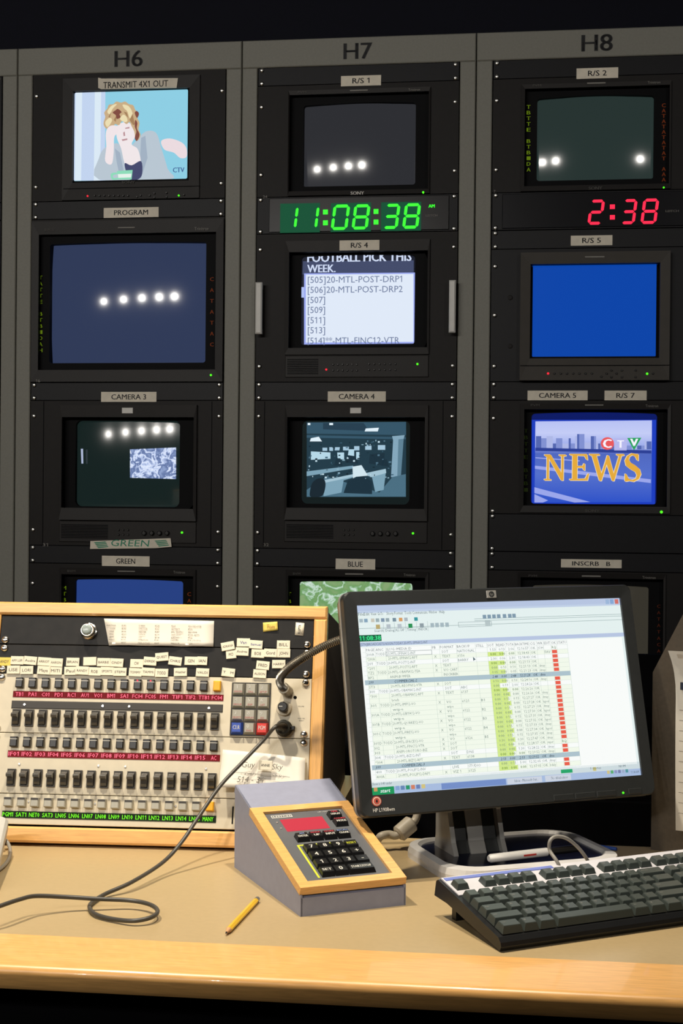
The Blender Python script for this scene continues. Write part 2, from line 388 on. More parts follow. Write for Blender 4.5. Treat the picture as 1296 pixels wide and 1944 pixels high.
def monitor(rk, u0, n, label, unit_px, rec_px, scr_px, depth, glass, bulge=0., rad=.004, bow=0., screws=None, plate=None, lip=.006, front=None, ledge=None, name='rack_monitor', bezel=None, right=True, chassis=.3):
    yb = -HEAD - (u0 + n) * U; F0 = RF.sub((rk - 2) * RP + RP/2, yb)
    ur = list(F0.r(*unit_px, lip)); rr = F0.r(*rec_px, lip); sr = F0.r(*scr_px, -depth)
    H = n * U; ur[2] = max(ur[2], .001); ur[3] = min(ur[3], H - .001)
    ur[0] = max(ur[0], -.2413); ur[1] = min(ur[1], .2413)
    t, F = unit(rk, u0, n, name, label, 'monitor', GM, screws, plate or m_plate, (rr[0]-.003, rr[1]+.003, rr[2]-.003, rr[3]+.003), right=right)
    MB().ring(tuple(ur), rr, .003, .003 + lip, .003 + lip - .002).build('bezel', bezel or m_bezel, t)
    ZS[0] = -depth + .003 + bulge*.25
    rc = MB().ring((rr[0]-.003, rr[1]+.003, rr[2]-.003, rr[3]+.003), rr, -depth - .004, .003)
    surround(rc, rr, sr, rad, -depth - .004, ZS[0], bow); rc.build('screen_surround', m_recess, t)
    if bulge: g = dome(F, (sr[0]-.004, sr[1]+.004, sr[2]-.004, sr[3]+.006+bow), -depth - bulge*.75, bulge).build('screen', glass, t, smooth=True)
    else: g = MB().box(sr[0]-.002, sr[1]+.002, sr[2]-.002, sr[3]+.002+bow, -depth - .003, -depth).build('screen', glass, t)
    MB().box(rr[0]-.004, rr[1]+.004, rr[2]-.004, rr[3]+.004, -depth - .01 - chassis - bulge, -depth - .0045 - bulge).build('chassis', m_void, t)
    return t, F, g, sr
def led(t, F, x, y, m, r=.0022, z=.009):
    a, b = F.p(x, y, z); MB().lathe(a, b, [(r, z - .004), (r, z), (r*.6, z + .0012)], 10).build('indicator_light', m, t)
def mark(t, F, s, px, m, z=.0094, bold=.0, name='lettering'):
    r = F.r(*px, z); return text(name, s, (r[0]+r[1])/2, (r[2]+r[3])/2, r[3]-r[2], z, m, t, wd=r[1]-r[0], bold=bold)
def bar(t, F, px, m=None, z=.009, d=.0008, name='badge'):
    r = F.r(*px, z); return MB().box(r[0], r[1], r[2], r[3], z - .001, z + d).build(name, m or m_print, t)
def tally(t, F, x, y0, y1, chars, m, h=7, z=-.018):
    z = ZS[0] + .0006
    mb = MB(); n = len(chars); hh = abs(F.p(x, y0, z)[1] - F.p(x, y0 + h, z)[1])
    for k, ch in enumerate(chars):
        if ch == ' ': continue
        a, b = F.p(x, y0 + (y1 - y0) * k / (n - 1), z); put(mb, ch, a, b, hh, z, wd=hh*1.05, bold=.02)
    mb.build('channel_lights', m, t)
def controls(t, F, dots, z=.0095, r=.0026, m=None):
    for x, y in dots:
        a, b = F.p(x, y, z); MB().lathe(a, b, [(r, z - .001), (r, z + .002), (r*.75, z + .003)], 8).build('button', m or m_btn, t)
def sony(t, F, px, m): mark(t, F, 'SONY', px, m, bold=.03)
E1, E2 = .05, .054          # screw offset from the unit's ends
# ---- rack H6
g = mat('dim_blue_tube', '2c3654', .07, var=.04, coat=.4)
def lit(name, col, e, rough=.1):
    m = mat(name, '08090c', rough, var=.02, coat=.3 if rough < .2 else 0, spec=.5 if rough < .2 else .05); b = m.node_tree.nodes['Principled BSDF']
    b.inputs['Emission Color'].default_value = lin(col); b.inputs['Emission Strength'].default_value = e; return m
def layer(t, name, m, polys, z):
    mb = MB()
    for p in polys: mb.flat(p, z)
    return mb.build(name, m, t)
def E(name, col, e=1.): return mat('screen_' + name, col, emit=e)
# TRANSMIT monitor: flat screen with a talk-show picture
t, F, g, sr = monitor(1, 0, 7, 'rack monitor showing a person in grey jacket on blue set', (119, 146, 379, 384), (138, 170, 359, 345), (141, 173, 356.5, 342), .006, E('set_cyan', '8ed0e6', .97), screws=[.052, .275], lip=.005)
zz = -.0055
def P(pts, z=zz): return [F.p(a, b, z) for a, b in pts]
def SP(pts, k=4): return [tuple(v)[:2] for v in catmull([(a, b, 0) for a, b in pts], k, True)]
layer(g, 'picture_wall', E('set_wall', 'c4d6f2', .97), [P([(140, 174), (200, 173), (199, 343), (139, 343)])], zz)
layer(g, 'picture_wall', E('set_wall_pale', 'dcebf7', .98), [P([(180, 174), (192, 174), (190, 343), (178, 343)]), P([(144, 174), (156, 174), (154, 343), (142, 343)])], zz + .0003)
layer(g, 'picture_jacket', E('jacket_grey', 'bccad6', .95), [P(SP([(188, 300), (200, 280), (222, 272), (240, 284), (258, 268), (276, 250), (296, 252), (306, 280), (318, 320), (322, 341), (188, 341)]))], zz + .0006)
layer(g, 'picture_lapel', E('jacket_shade', 'a6b6c8', .93), [P([(268, 262), (276, 258), (280, 300), (268, 338), (262, 338), (266, 300)]), P([(218, 282), (228, 290), (236, 330), (228, 338), (222, 310)])], zz + .0008)
layer(g, 'picture_skin', E('pale_skin', 'f2e8ea', .98), [P(SP([(222, 240), (238, 232), (254, 240), (257, 258), (250, 274), (262, 284), (266, 312), (240, 316), (230, 282), (222, 262)]))], zz + .0009)
layer(g, 'picture_top', E('navy_top', '4a4f78', .8), [P(SP([(237, 310), (250, 314), (268, 306), (270, 330), (262, 341), (246, 341), (240, 328)]))], zz + .0011)
layer(g, 'picture_hair', E('blond_hair', 'd2b48a', .9), [P(SP([(197, 232), (200, 222), (198, 214), (204, 206), (207, 199), (215, 198), (221, 193), (230, 195), (238, 193), (245, 198), (253, 200), (257, 209), (262, 214), (261, 224), (265, 234), (263, 246), (267, 256), (262, 267), (257, 262), (255, 250), (250, 240), (246, 232), (240, 236), (232, 230), (226, 238), (218, 236), (214, 246), (205, 246), (198, 240)], 3))], zz + .0012)
layer(g, 'picture_hair', E('auburn_hair', '8a5044', .85), [P(SP([(214, 214), (219, 210), (224, 207), (231, 213), (227, 217), (229, 223), (222, 226), (220, 219)])), P(SP([(257, 228), (261, 234), (260, 244), (265, 256), (260, 268), (256, 262), (259, 250), (256, 240)])), P(SP([(256, 214), (260, 211), (264, 216), (261, 224), (258, 221)]))], zz + .0014)
layer(g, 'picture_hair', E('hair_light', 'f0e2b6', .95), [P(SP([(204, 212), (212, 201), (222, 198), (214, 207), (209, 217)])), P(SP([(233, 199), (243, 201), (250, 210), (252, 222), (246, 224), (242, 212), (236, 206)])), P(SP([(200, 232), (208, 224), (213, 228), (208, 238), (203, 241)])), P(SP([(228, 226), (234, 218), (240, 222), (242, 230), (236, 232)]))], zz + .0013)
layer(g, 'picture_hair', E('hair_shade', 'b08a62', .85), [P([(216, 228), (222, 218), (220, 232)]), P([(246, 228), (252, 216), (256, 236), (253, 238)]), P([(206, 222), (211, 213), (209, 224)]), P([(235, 212), (241, 214), (244, 224), (240, 220)])], zz + .00135)
layer(g, 'picture_arm', E('arm_skin', 'f3e7ea', .97), [P(SP([(203, 246), (210, 239), (222, 239), (228, 244), (222, 254), (217, 262), (216, 290), (212, 312), (200, 306), (202, 280), (201, 258)]))], zz + .0015)
layer(g, 'picture_face', E('face_shade', 'c79aa0', .85), [P([(238, 243), (246, 241), (246, 244), (238, 245)]), P([(231, 265), (242, 263), (242, 266), (233, 268)]), P([(234, 252), (237, 250), (238, 258), (235, 259)])], zz + .0016)
layer(g, 'picture_hand', E('moving_hand', 'f0dfe4', .95), [P(SP([(306, 268), (322, 263), (344, 270), (354, 282), (354, 298), (342, 300), (330, 290), (312, 284)]))], zz + .0007)
layer(g, 'picture_mug', E('mint_mug', '8fe0bd', .95), [P([(222, 325), (252, 323), (250, 341), (225, 341)]), P(SP([(211, 330), (222, 328), (222, 331), (215, 333), (216, 338), (224, 338), (224, 341), (213, 341)]))], zz + .0017)
layer(g, 'picture_mug', E('pale_mug', 'e9f4ee', .97), [P([(224, 331), (250, 330), (249, 337), (225, 338)])], zz + .0019)
mark(g, F, 'CTV', (328, 318, 350, 327), E('bug_blue', '4a6fa8', .8), zz + .0019, .03, 'channel_logo')
r = F.r(120, 355, 379, 356.3, .009); MB().box(r[0], r[1], r[2], r[3], .0075, .0085).build('control_strip_line', m_recess, t)
led(t, F, 166, 372, m_red, .0022); led(t, F, 339, 371, m_green, .0022)
controls(t, F, [(180 + 9*k, 371.5) for k in range(8)] + [(260, 374), (267, 371), (284, 371), (293, 367), (293, 375), (316, 366), (316, 374), (349, 370)], r=.0022)
mark(t, F, 'SONY', (231, 343.5, 256, 348.5), m_printd, bold=.03)
label_plate(t, F, (188, 149, 338, 169), None, pts=[(187.5, 148.5), (194, 150.5), (338.5, 149.5), (336, 168), (193, 170.5), (187.5, 168)])
_o = bpy.data.objects
lp = [c for c in t.children if c.name.startswith('label')][0]
for o in t.children:
    if o.name.startswith('label'): o.location.z = .0045
r = F.r(196, 154, 319, 166, .009); text('lettering', 'TRANSMIT 4X1 OUT', (r[0]+r[1])/2, (r[2]+r[3])/2, r[3]-r[2], .0046, m_ink, lp, wd=r[1]-r[0], bold=.008)
# PROGRAM monitor
t, F, g, sr = monitor(1, 8, 9, 'largest rack monitor with dim blue tube under PROGRAM label', (60, 418, 429, 728), (73, 443, 409, 702), (98, 464, 393, 690), .022, lit('program_tube', '35405f', .85), .045, .006, .003, screws=[.06, .30], lip=.008)
sony(t, F, (218, 708, 253, 716), m_print); led(t, F, 400, 712, m_green, .0026, .011)
bar(t, F, (224, 431, 256, 433), z=.011); mark(t, F, 'BVM-20', (85, 434, 103, 439), m_printd, .0114); mark(t, F, 'Trinitron', (369, 431, 396, 437), m_print, .0114)
tally(t, F, 77, 527, 665, 'TATTE BTBIDAH', m_tallyg, 7, -.015); tally(t, F, 402, 530, 654, 'CATATAC', m_tallyo, 7, -.015)
mark(t, F, '16', (68, 720, 76, 725.5), m_print, .0114)
# CAMERA 3 and CAMERA 4 monitors
def studio_cam(rk, u0, label, dx, scr, glass, bulge, num):
    t, F, g, sr = monitor(rk, u0, 8, label, (113+dx[0], 769, 373+dx[1], 988), (117+dx[0], 792, 367+dx[1], 965), scr, .026, glass, bulge, .014, .0, screws=[.038, .318], lip=.008)
    ur = F.r(112+dx[0], 990, 372+dx[1], 1030, .006)
    s = MB().box(ur[0], ur[1], ur[2], ur[3], .003, .006, .001).build('control_strip', m_bezel, t)
    for k in range(9):
        a = F.r(116+dx[0], 996 + 3*k, 205+dx[0], 997.6 + 3*k, .006); MB().box(a[0], a[1], a[2], a[3], .0055, .0066).build('grille_bar', m_recess, s)
    for k in range(4):
        a, b = F.p(274 + 14.5*k + (dx[0]+dx[1])/2, 1012 + (1 if rk == 2 else 0), .006); kn = MB().lathe(a, b, [(.006, .006), (.0055, .012), (.004, .013)], 12).build('knob', m_btn, t)
        MB().box(a - .0006, a + .0006, b, b + .005, .013, .0135).build('pointer', m_printd, kn)
    controls(t, F, [(225 + 9*(k % 3) + dx[0], 1006 + 9*(k // 3)) for k in range(6)], z=.0065)
    led(t, F, 345 + dx[1], 1011 + (1.5 if rk == 2 else 0), m_green, .0027, .008)
    r = F.r(231.5 + (dx[0]+dx[1])/2, 774, 252.5 + (dx[0]+dx[1])/2, 785, .011); MB().box(r[0], r[1], r[2], r[3], .01, .013, .001).build('tally_lamp', m_handle, t)
    sony(t, F, (223 + dx[0], 971.5, 254 + dx[0], 977.5), m_printd)
    for x in (82 + dx[0]*.98, 401 + dx[1]):
        a = F.r(x - .8, 766, x + .8, 1041, .003); MB().box(a[0], a[1], .002, 8*U - .002, .0025, .0036).build('panel_seam', m_recess, t)
    mark(t, F, num, (81 + dx[0]*.98, 1031.5, 91 + dx[0]*.98, 1037), m_print, .0038)
    return t, F, g, sr
t, F, g, sr = studio_cam(1, 18, 'rack monitor under CAMERA 3 label, dark with small aerial picture', (0, 0), (145.5, 799, 342.5, 962), lit('camera_three_tube', '20302e', .55, .12), .024, '31')
zz = -.016
layer(g, 'picture_aerial', screen_mat('aerial_blue', [(0, 'e8f0ff'), (.1, 'c0d0f4'), (.3, '5c70a0'), (.7, '8fa2cc')], 'veins', 42, 1.0), [P([(246.7, 853), (334, 849.5), (334, 909.5), (246.7, 907)], zz)], zz)
layer(g, 'picture_strip', E('strip_pale', 'b8c4e4', .9), [P([(153.5, 852), (157.5, 852), (158, 880), (154.5, 880)], zz)], zz)
label_plate(t, F, (172, 1024, 326, 1039), None, pts=[(173, 1027), (325, 1021.5), (327, 1038), (296, 1040.5), (172.5, 1042)])
lp = [c for c in t.children if c.name.startswith('label')][0]; lp.location.z = .006
m_gink = mat('green_marker_ink', '2f9a76', .6)
mb = MB(); a = F.r(211, 1025, 283, 1037, .01); put(mb, 'GREEN', (a[0]+a[1])/2, (a[2]+a[3])/2, a[3]-a[2], .0046, wd=a[1]-a[0], bold=-.012, shear=.15)
for x0 in (178, 293):
    for k in range(4): mb.flat([F.p(x0 + 2*k, 1029.5 + 3*k - (3 if x0 > 200 else 0), .01), F.p(x0 + 22 + 2*k, 1028 + 3*k - (3 if x0 > 200 else 0), .01), F.p(x0 + 24 + k, 1029.6 + 3*k - (3 if x0 > 200 else 0), .01), F.p(x0 + 3 + 2*k, 1031.5 + 3*k - (3 if x0 > 200 else 0), .01)], .0046)
mb.build('lettering', m_gink, lp)
# GREEN monitor, mostly hidden by the console
t, F, g, sr = monitor(1, 27, 6, 'rack monitor with blue tube under the GREEN label', (113, 1080, 371, 1290), (116, 1092, 366, 1258), (144, 1102, 348, 1246), .022, lit('blue_tube', '2b468c', .85), .012, .006, .003, screws=[E1, 6*U - E2])
tally(t, F, 122, 1116, 1240, 'MTBBTATTEBTA', m_tallyg, 7, -.015); tally(t, F, 359, 1128, 1240, 'CATATACATA', m_tallyo, 7, -.015)
bar(t, F, (223, 1083.5, 256, 1085.5)); mark(t, F, 'BVM', (128, 1082, 143, 1086), m_printd); mark(t, F, 'Trinitron', (329, 1084, 351, 1089), m_print)
led(t, F, 356, 1265, m_green); sony(t, F, (228, 1262, 256, 1267), m_printd)
# ---- rack H7
t, F, g, sr = monitor(2, 1, 6, 'rack monitor with dark grey tube under the R/S 1 label', (547, 169, 816, 378), (549, 177, 813, 361), (577, 200, 789, 354), .022, lit('grey_tube', '3c3d42', .6), .024, .006, .004, screws=[E1, 6*U - E2])
sony(t, F, (665, 363.5, 691, 369.5), m_handle); led(t, F, 803, 365, m_green, .0026)
bar(t, F, (664, 170.5, 698, 172.7)); mark(t, F, 'PVM', (565, 172.5, 581, 176.5), m_printd); mark(t, F, 'Trinitron', (775, 168, 797, 172.5), m_print)
mark(t, F, '34', (499, 371, 507, 376), m_print, .0034)
# green clock
t, F = unit(2, 7, 2, 'digital_clock', 'wide digital clock with green digits reading 11:08:38', 'clock', 'rack clocks')
r = F.r(511, 381, 852, 445, .004); MB().box(r[0], r[1], .004, 2*U - .004, .003, .006, .001).build('window', mat('smoked_glass', '141114', .3, spec=.2), t)
m_tile = mat('green_lit_filter', '0f5c3c', emit=.75); m_seg = mat('green_segment', '38ff30', emit=1.5)
zf = .0064
for x0, x1, y0, y1 in ((531.6, 607, 386, 441.5), (627.5, 704, 385, 440), (723, 799, 383.5, 438)):
    r = F.r(x0, y0, x1, y1, zf); MB().box(r[0], r[1], r[2], r[3], .005, zf).build('digit_filter', m_tile, t)
def clockdigit(t, F, ch, x0, y0, x1, y1, m, name='digit'):
    r = F.r(x0, y0, x1, y1, zf + .0004); mb = MB(); h = r[3]-r[2]
    seg7(mb, ch, (r[0]+r[1])/2, (r[2]+r[3])/2, (r[1]-r[0]) - h*.12, h, h*.115, zf + .0004); mb.build(name, m, t)
for ch, x0, y0, x1, y1 in (('1', 540, 391.5, 567, 434.5), ('1', 578, 391, 606.5, 434.5), ('0', 627.5, 388.5, 664.5, 436.5), ('8', 667, 388, 703, 435.5), ('3', 726, 387, 760, 434.5), ('8', 763, 386, 799, 434)):
    clockdigit(t, F, ch, x0, y0, x1, y1, m_seg)
for x, y in ((617.5, 402.5), (617.5, 423), (713.5, 401.5), (713.5, 421.5)):
    r = F.r(x - 4.5, y - 4.5, x + 4.5, y + 4.5, zf); MB().box(r[0], r[1], r[2], r[3], .005, zf + .0004).build('colon_dot', m_seg, t)
mark(t, F, 'AM', (813, 388, 825, 394), m_seg, zf + .0004, .03); mark(t, F, 'LEITCH', (808, 407, 830, 411), m_print, zf + .0004, .02)
# R/S 4 rundown monitor with white handles
t, F, g, sr = monitor(2, 9, 8, 'rack monitor with white text list and two white side handles', (541, 456, 815, 673), (548, 477, 811, 660), (572, 487, 787, 655), .02, lit('rundown_tube', '12182c', .8, .3), 0, .008, .003, screws=[.037, .318], lip=.006)
zz = -.0196
lp = layer(g, 'picture_header', E('slate_band', '4a5478', .75), [P([(575, 496), (785, 494), (785, 520), (574, 521)], zz)], zz)
mb = MB(); a = F.r(583, 479, 781, 496.5, zz); put(mb, 'FOOTBALL PICK THIS', (a[0]+a[1])/2, (a[2]+a[3])/2, a[3]-a[2], zz + .0003, wd=a[1]-a[0], bold=.035)
a = F.r(583, 502.5, 637, 517, zz); put(mb, 'WEEK.', (a[0]+a[1])/2, (a[2]+a[3])/2, a[3]-a[2], zz + .0003, wd=a[1]-a[0], bold=.03)
mb.build('picture_title', E('title_white', 'd4e0fb', .95), g)
layer(g, 'picture_edge', E('box_edge', '9aa8f0', 1.), [P([(577, 519), (788, 517.5), (788, 652), (577, 654)], zz)], zz + .0002)
layer(g, 'picture_page', E('box_white', 'e2ecfb', .97), [P([(580.5, 521.5), (784.5, 520), (784.5, 649), (580.5, 650.5)], zz)], zz + .0005)
layer(g, 'picture_cursor', E('cursor_pale', 'b6c6fa', .95), [P([(571.5, 545), (577, 545), (577, 565), (571.5, 565)], zz)], zz + .0005)
mb = MB()
for s, x1, yc in (('[505]20-MTL-POST-DRP1', 763, 530.5), ('[506]20-MTL-POST-DRP2', 764, 549.5), ('[507]', 617, 569.5), ('[509]', 617, 588.5), ('[511]', 617, 608), ('[513]', 617, 627), ('[514]**-MTL-FINC12-VTR', 758, 646.5)):
    a = F.r(584, yc - 6, x1, yc + 6, zz); put(mb, s, a[0], (a[2]+a[3])/2, a[3]-a[2], zz + .0008, al='l', wd=a[1]-a[0], bold=.004)
mb.build('picture_text', E('text_slate', '7d8cb0', .8), g)
label_plate(t, F, (645, 457, 720.5, 476), 'R/S 4', .43)
for o in t.children:
    if o.name.startswith('label'): o.location.z = .0065
for (x0, y0, x1, y1) in ((484.5, 536, 497, 634), (852, 532, 864.5, 631.5)):
    r = F.r(x0, y0, x1, y1, .03); h = MB().box(r[0], r[1], r[2], r[3], .022, .034, .003).build('handle', m_handle, t)
    for yy in (r[2] + .008, r[3] - .008): MB().box(r[0] + .003, r[1] - .003, yy - .006, yy + .006, .003, .022).build('handle_foot', m_handle, h)
s = F.r(541, 675, 813, 716, .006); s = MB().box(s[0], s[1], s[2], s[3], .003, .006, .001).build('control_strip', m_bezel, t)
for k in range(9):
    a = F.r(545, 681.5 + 3.4*k, 604, 683 + 3.4*k, .006); MB().box(a[0], a[1], a[2], a[3], .0055, .0066).build('grille_bar', m_recess, s)
led(t, F, 619, 701.5, m_red, .0024, .008); led(t, F, 792, 691, m_green, .0026, .008)
controls(t, F, [(632 + 9*(k % 6), 692 + 11*(k // 6)) for k in range(12)] + [(700 + 10*(k % 6), 691 + 11*(k // 6)) for k in range(12)], z=.0065, r=.0024)
# CAMERA 4 newsroom picture
t, F, g, sr = studio_cam(2, 18, 'rack monitor under CAMERA 4 label showing a blue newsroom', (427.5, 438.5), (573, 799, 777.5, 957), lit('camera_four_tube', '1f2c2c', .5, .25), 0, '32')
zz = -.0256
N = lambda n, c, e=.95: E('news_' + n, c, e)
def L(nm, col, polys, dz):
    for p in polys: layer(g, 'picture_' + nm, N(nm + col, col), [P(p, zz)], zz + dz)
L('room', '1d3a48', [[(582, 802), (770.5, 801), (770.5, 943.5), (582, 943.5)]], 0)
L('ceiling', '33566a', [[(582, 802), (770.5, 801), (770.5, 826), (582, 823)], [(582, 826), (770, 830), (770, 834), (582, 831)]], .0003)
L('ceiling_dark', '223e50', [[(613, 803), (690, 803), (700, 818), (613, 815)]], .0004)
L('floor', '4a7084', [[(582, 930), (620, 905), (720, 935), (745, 905), (770, 900), (770, 943), (582, 943)]], .0003)
L('window', 'b9dcec', [[(590, 857), (627, 859), (627, 871), (590, 873)], [(640, 859), (653, 859), (653, 872), (641, 872)], [(662, 853), (672, 853), (672, 872), (660, 866)], [(676, 858), (682, 858), (682, 872), (676, 872)]], .0006)
L('screen', 'a9cbe0', [[(612, 850), (621, 850), (621, 856), (612, 856)], [(625, 849), (632, 849), (632, 856), (625, 856)], [(636, 849), (645, 849), (644, 855), (635, 855)], [(651, 848), (662, 848), (662, 855), (651, 855)], [(672, 847), (682, 847), (682, 855), (672, 855)], [(693, 847), (705, 846), (705, 854), (693, 854)], [(717, 845), (731, 845), (731, 854), (717, 854)]], .0006)
L('lamp', 'e6f6ff', [[(694, 813.5), (719, 812), (717, 819), (692, 819)], [(590, 832), (605, 829), (611, 838), (588, 838)], [(625, 803), (632, 803), (632, 807), (625, 807)], [(584, 803), (589, 803), (589, 807), (584, 807)]], .0006)
L('pillar', '86aabf', [[(744, 828), (768, 826), (766, 833), (761, 902), (742, 906), (746, 836)]], .0008)
L('pillar_shade', '5f8498', [[(756, 834), (766, 833), (761, 902), (754, 904)]], .0009)
L('desk', '7fa6ba', [[(582, 895), (670, 884), (672, 889), (582, 904)], [(616, 911), (670, 902), (672, 906), (652, 912), (648, 935), (614, 942)], [(690, 900), (732, 892), (732, 898), (728, 930), (712, 934), (706, 906)]], .0007)
L('desk_top', 'a8c8d8', [[(612, 912), (671, 900), (671, 905), (614, 917)], [(690, 899), (732, 890), (733, 898), (704, 906)]], .0009)
L('people', '16303e', [[(634, 884), (638, 870), (646, 870), (650, 884)], [(655, 878), (660, 864), (674, 866), (680, 880)], [(660, 912), (690, 904), (706, 914), (706, 938), (652, 936)], [(724, 884), (727, 873), (734, 872), (738, 886)], [(702, 862), (730, 860), (728, 884), (700, 880)]], .0008)
L('shirt', 'd6ebf4', [[(669, 886), (686, 883), (694, 896), (698, 903), (676, 905), (670, 908)]], .0011)
random.seed(5); bits = {}
for k in range(90):
    x = random.uniform(584, 742); y = random.uniform(856, 908) if k < 70 else random.uniform(834, 850); a, b = random.uniform(1.2, 5), random.uniform(1, 3.2)
    bits.setdefault(('8fb4c6', '3c6074', '16303c', 'c4e0ec', '54788c', '0e2430')[k % 6], []).append(P([(x, y), (x + a, y - .3), (x + a, y + b), (x, y + b)], zz))
for c_, ps in bits.items(): layer(g, 'picture_clutter', N('bit' + c_, c_), ps, zz + .00095)['kind'] = 'stuff'
layer(g, 'picture_chair', N('chair', '122530'), [P(SP([(588, 935), (592, 918), (602, 909), (614, 909), (618, 920), (614, 938), (606, 943), (590, 943)]), zz)], zz + .0012)
# BLUE monitor
t, F, g, sr = monitor(2, 27, 6, 'rack monitor with green aerial picture under the BLUE label', (542, 1084, 812, 1294), (546, 1095, 806, 1266), (568.5, 1106, 782, 1254), .022, screen_mat('aerial_green', [(0, 'e2f4ea'), (.06, 'b4d8b8'), (.2, '76a868'), (.6, '8fb07a')], 'veins', 22, .85), 0, .006, .003, screws=[E1, 6*U - E2])
tally(t, F, 549, 1128, 1250, 'TBBATTEBTA', m_tallyg, 7, -.015); tally(t, F, 795, 1128, 1250, 'CATATACATA', m_tallyo, 7, -.015)
bar(t, F, (655, 1088.5, 689, 1091)); mark(t, F, 'BVM', (556, 1087, 570, 1091), m_printd); mark(t, F, 'Trinitron', (766, 1089, 788, 1094), m_print)
# ---- rack H8
t, F, g, sr = monitor(3, 1, 6, 'rack monitor with green-grey tube under the R/S 2 label', (989, 157, 1273, 365), (995.5, 165, 1270, 351), (1019, 187, 1240, 343), .022, lit('green_grey_tube', '33423f', .62), .024, .006, .005, screws=[E1, 6*U - E2], right=False)
tally(t, F, 1003, 203, 322, 'TBTTE BTBIDA', m_tallyg, 7, -.015); tally(t, F, 1259.5, 200, 341, 'CATATATATAT AAA', m_tallyo, 7, -.015)
sony(t, F, (1117, 354, 1143, 360), m_printd); led(t, F, 1259.5, 356, m_green)
bar(t, F, (1114, 156.5, 1149, 159)); mark(t, F, 'PVM', (1011, 160, 1027, 164), m_printd); mark(t, F, 'Trinitron', (1229, 154, 1253, 158.5), m_print)
mark(t, F, '7', (937, 361, 940, 366), m_print, .0034)
t, F = unit(3, 7, 2, 'digital_clock', 'wide digital timer with red digits reading 2:38', 'clock', 'rack clocks', right=False)
r = F.r(953, 370, 1320, 440, .004); MB().box(r[0], r[1], .004, 2*U - .004, .003, .006, .001).build('window', mat('black_glass', '0b0b12', .3, spec=.2), t)
m_rseg = mat('red_segment', 'ff2848', emit=1.35)
for ch, x0, y0, x1, y1 in (('2', 1114.5, 379, 1148, 426.5), ('3', 1177.5, 378, 1210, 425.5), ('8', 1215, 377, 1251, 425)): clockdigit(t, F, ch, x0, y0, x1, y1, m_rseg)
for x, y in ((1162, 392.5), (1162, 412.5)):
    r = F.r(x - 4.7, y - 4.2, x + 4.7, y + 4.2, zf); MB().box(r[0], r[1], r[2], r[3], .005, zf + .0004).build('colon_dot', m_rseg, t)
mark(t, F, 'LEITCH', (1263, 398.5, 1288, 402.5), m_print, zf + .0004, .02)
m_lcdcase = mat('grey_lcd_case', '45413c', .55, var=.05, spec=.3)
t, F, g, sr = monitor(3, 10, 7, 'flat rack monitor with plain bright blue screen', (987, 478, 1271, 722), (1006, 500, 1252, 680), (1010.5, 502, 1245, 677), .002, lit('blue_screen', '0a46ac', .95, .3), 0, .002, 0, screws=[.04, .155, .275], lip=.02, plate=m_black, bezel=m_lcdcase, right=False)
r = F.r(987, 693, 1271, 694.5, .023); MB().box(r[0], r[1], r[2], r[3], .0225, .0235).build('control_strip_line', m_recess, t)
led(t, F, 1040, 709, m_red, .0027, .0235); led(t, F, 1228, 709.5, m_green, .0027, .0235)
controls(t, F, [(1052 + 11.8*k, 709) for k in range(7)] + [(1141, 715), (1151, 709), (1160, 703), (1160, 716), (1170, 709), (1180, 703), (1180, 716), (1206, 703), (1206, 716), (1239, 709)], z=.0237, r=.0024)
sony(t, F, (1111, 681, 1143, 687), m_printd); bar(t, F, (1110, 486.5, 1147, 489), z=.0235)
for px, py in ((968, 565), (968, 657)):
    a, b = F.p(px, py, .003); MB().lathe(a, b, [(.006, .003), (.006, .0045), (.004, .005)], 12).build('plug', m_plate, t)
# news title monitor
t, F, g, sr = monitor(3, 18, 6, 'rack monitor showing blue skyline with gold title NEWS', (987, 766, 1272, 974), (994, 777, 1266, 961), (1008, 786, 1246, 957), .02, lit('news_tube', '0c1c6a', .9, .3), 0, .008, .004, screws=[E1 - .008, 6*U - .006], right=False)
zz = -.0196
layer(g, 'picture_glow', E('news_glow', '1a3fc8', .9), [P([(1009, 797), (1245, 797), (1243, 957), (1009, 957)], zz)], zz - .0002)
a = F.p(1126, 955, zz)[1]; b = F.p(1126, 799, zz)[1]
layer(g, 'picture_sky', screen_mat('news_sky', [(0, '2a50c8'), (.35, '5470cc'), (.6, '5068c0'), (.68, '98a8ea'), (.85, 'c4ccf6'), (1, 'b8c2f4')], 'grad', emit=1., axis=('Y', a, b)), [P([(1016, 800), (1237, 798), (1236, 953), (1014, 954)], zz)], zz)
mb = []
x = 1017.; random.seed(11)
while x < 1234:
    wd = random.choice((4, 6, 8, 10, 12)); top = random.choice((838, 842, 845, 832, 828, 840)) if x < 1130 else random.choice((838, 842, 846, 834))
    if 1029 < x < 1036: top = 821
    if 1056 < x < 1066: top = 826
    if 1094 < x < 1100: top = 824
    mb.append((P([(x, top), (min(x + wd, 1236), top), (min(x + wd, 1236), 853), (x, 853)], zz), top)); x += wd
layer(g, 'picture_skyline', E('sky_a', '5468b4', .95), [p for k, (p, q) in enumerate(mb) if k % 3 == 0], zz + .0003)['kind'] = 'stuff'
layer(g, 'picture_skyline', E('sky_b', '8494d6', .95), [p for k, (p, q) in enumerate(mb) if k % 3 == 1], zz + .0003)['kind'] = 'stuff'
layer(g, 'picture_skyline', E('sky_c', 'b2bcec', .95), [p for k, (p, q) in enumerate(mb) if k % 3 == 2], zz + .0003)['kind'] = 'stuff'
layer(g, 'picture_shore', E('shore', '2c419c', .9), [P([(1016, 850), (1236, 855), (1236, 861), (1016, 856)], zz)], zz + .0005)
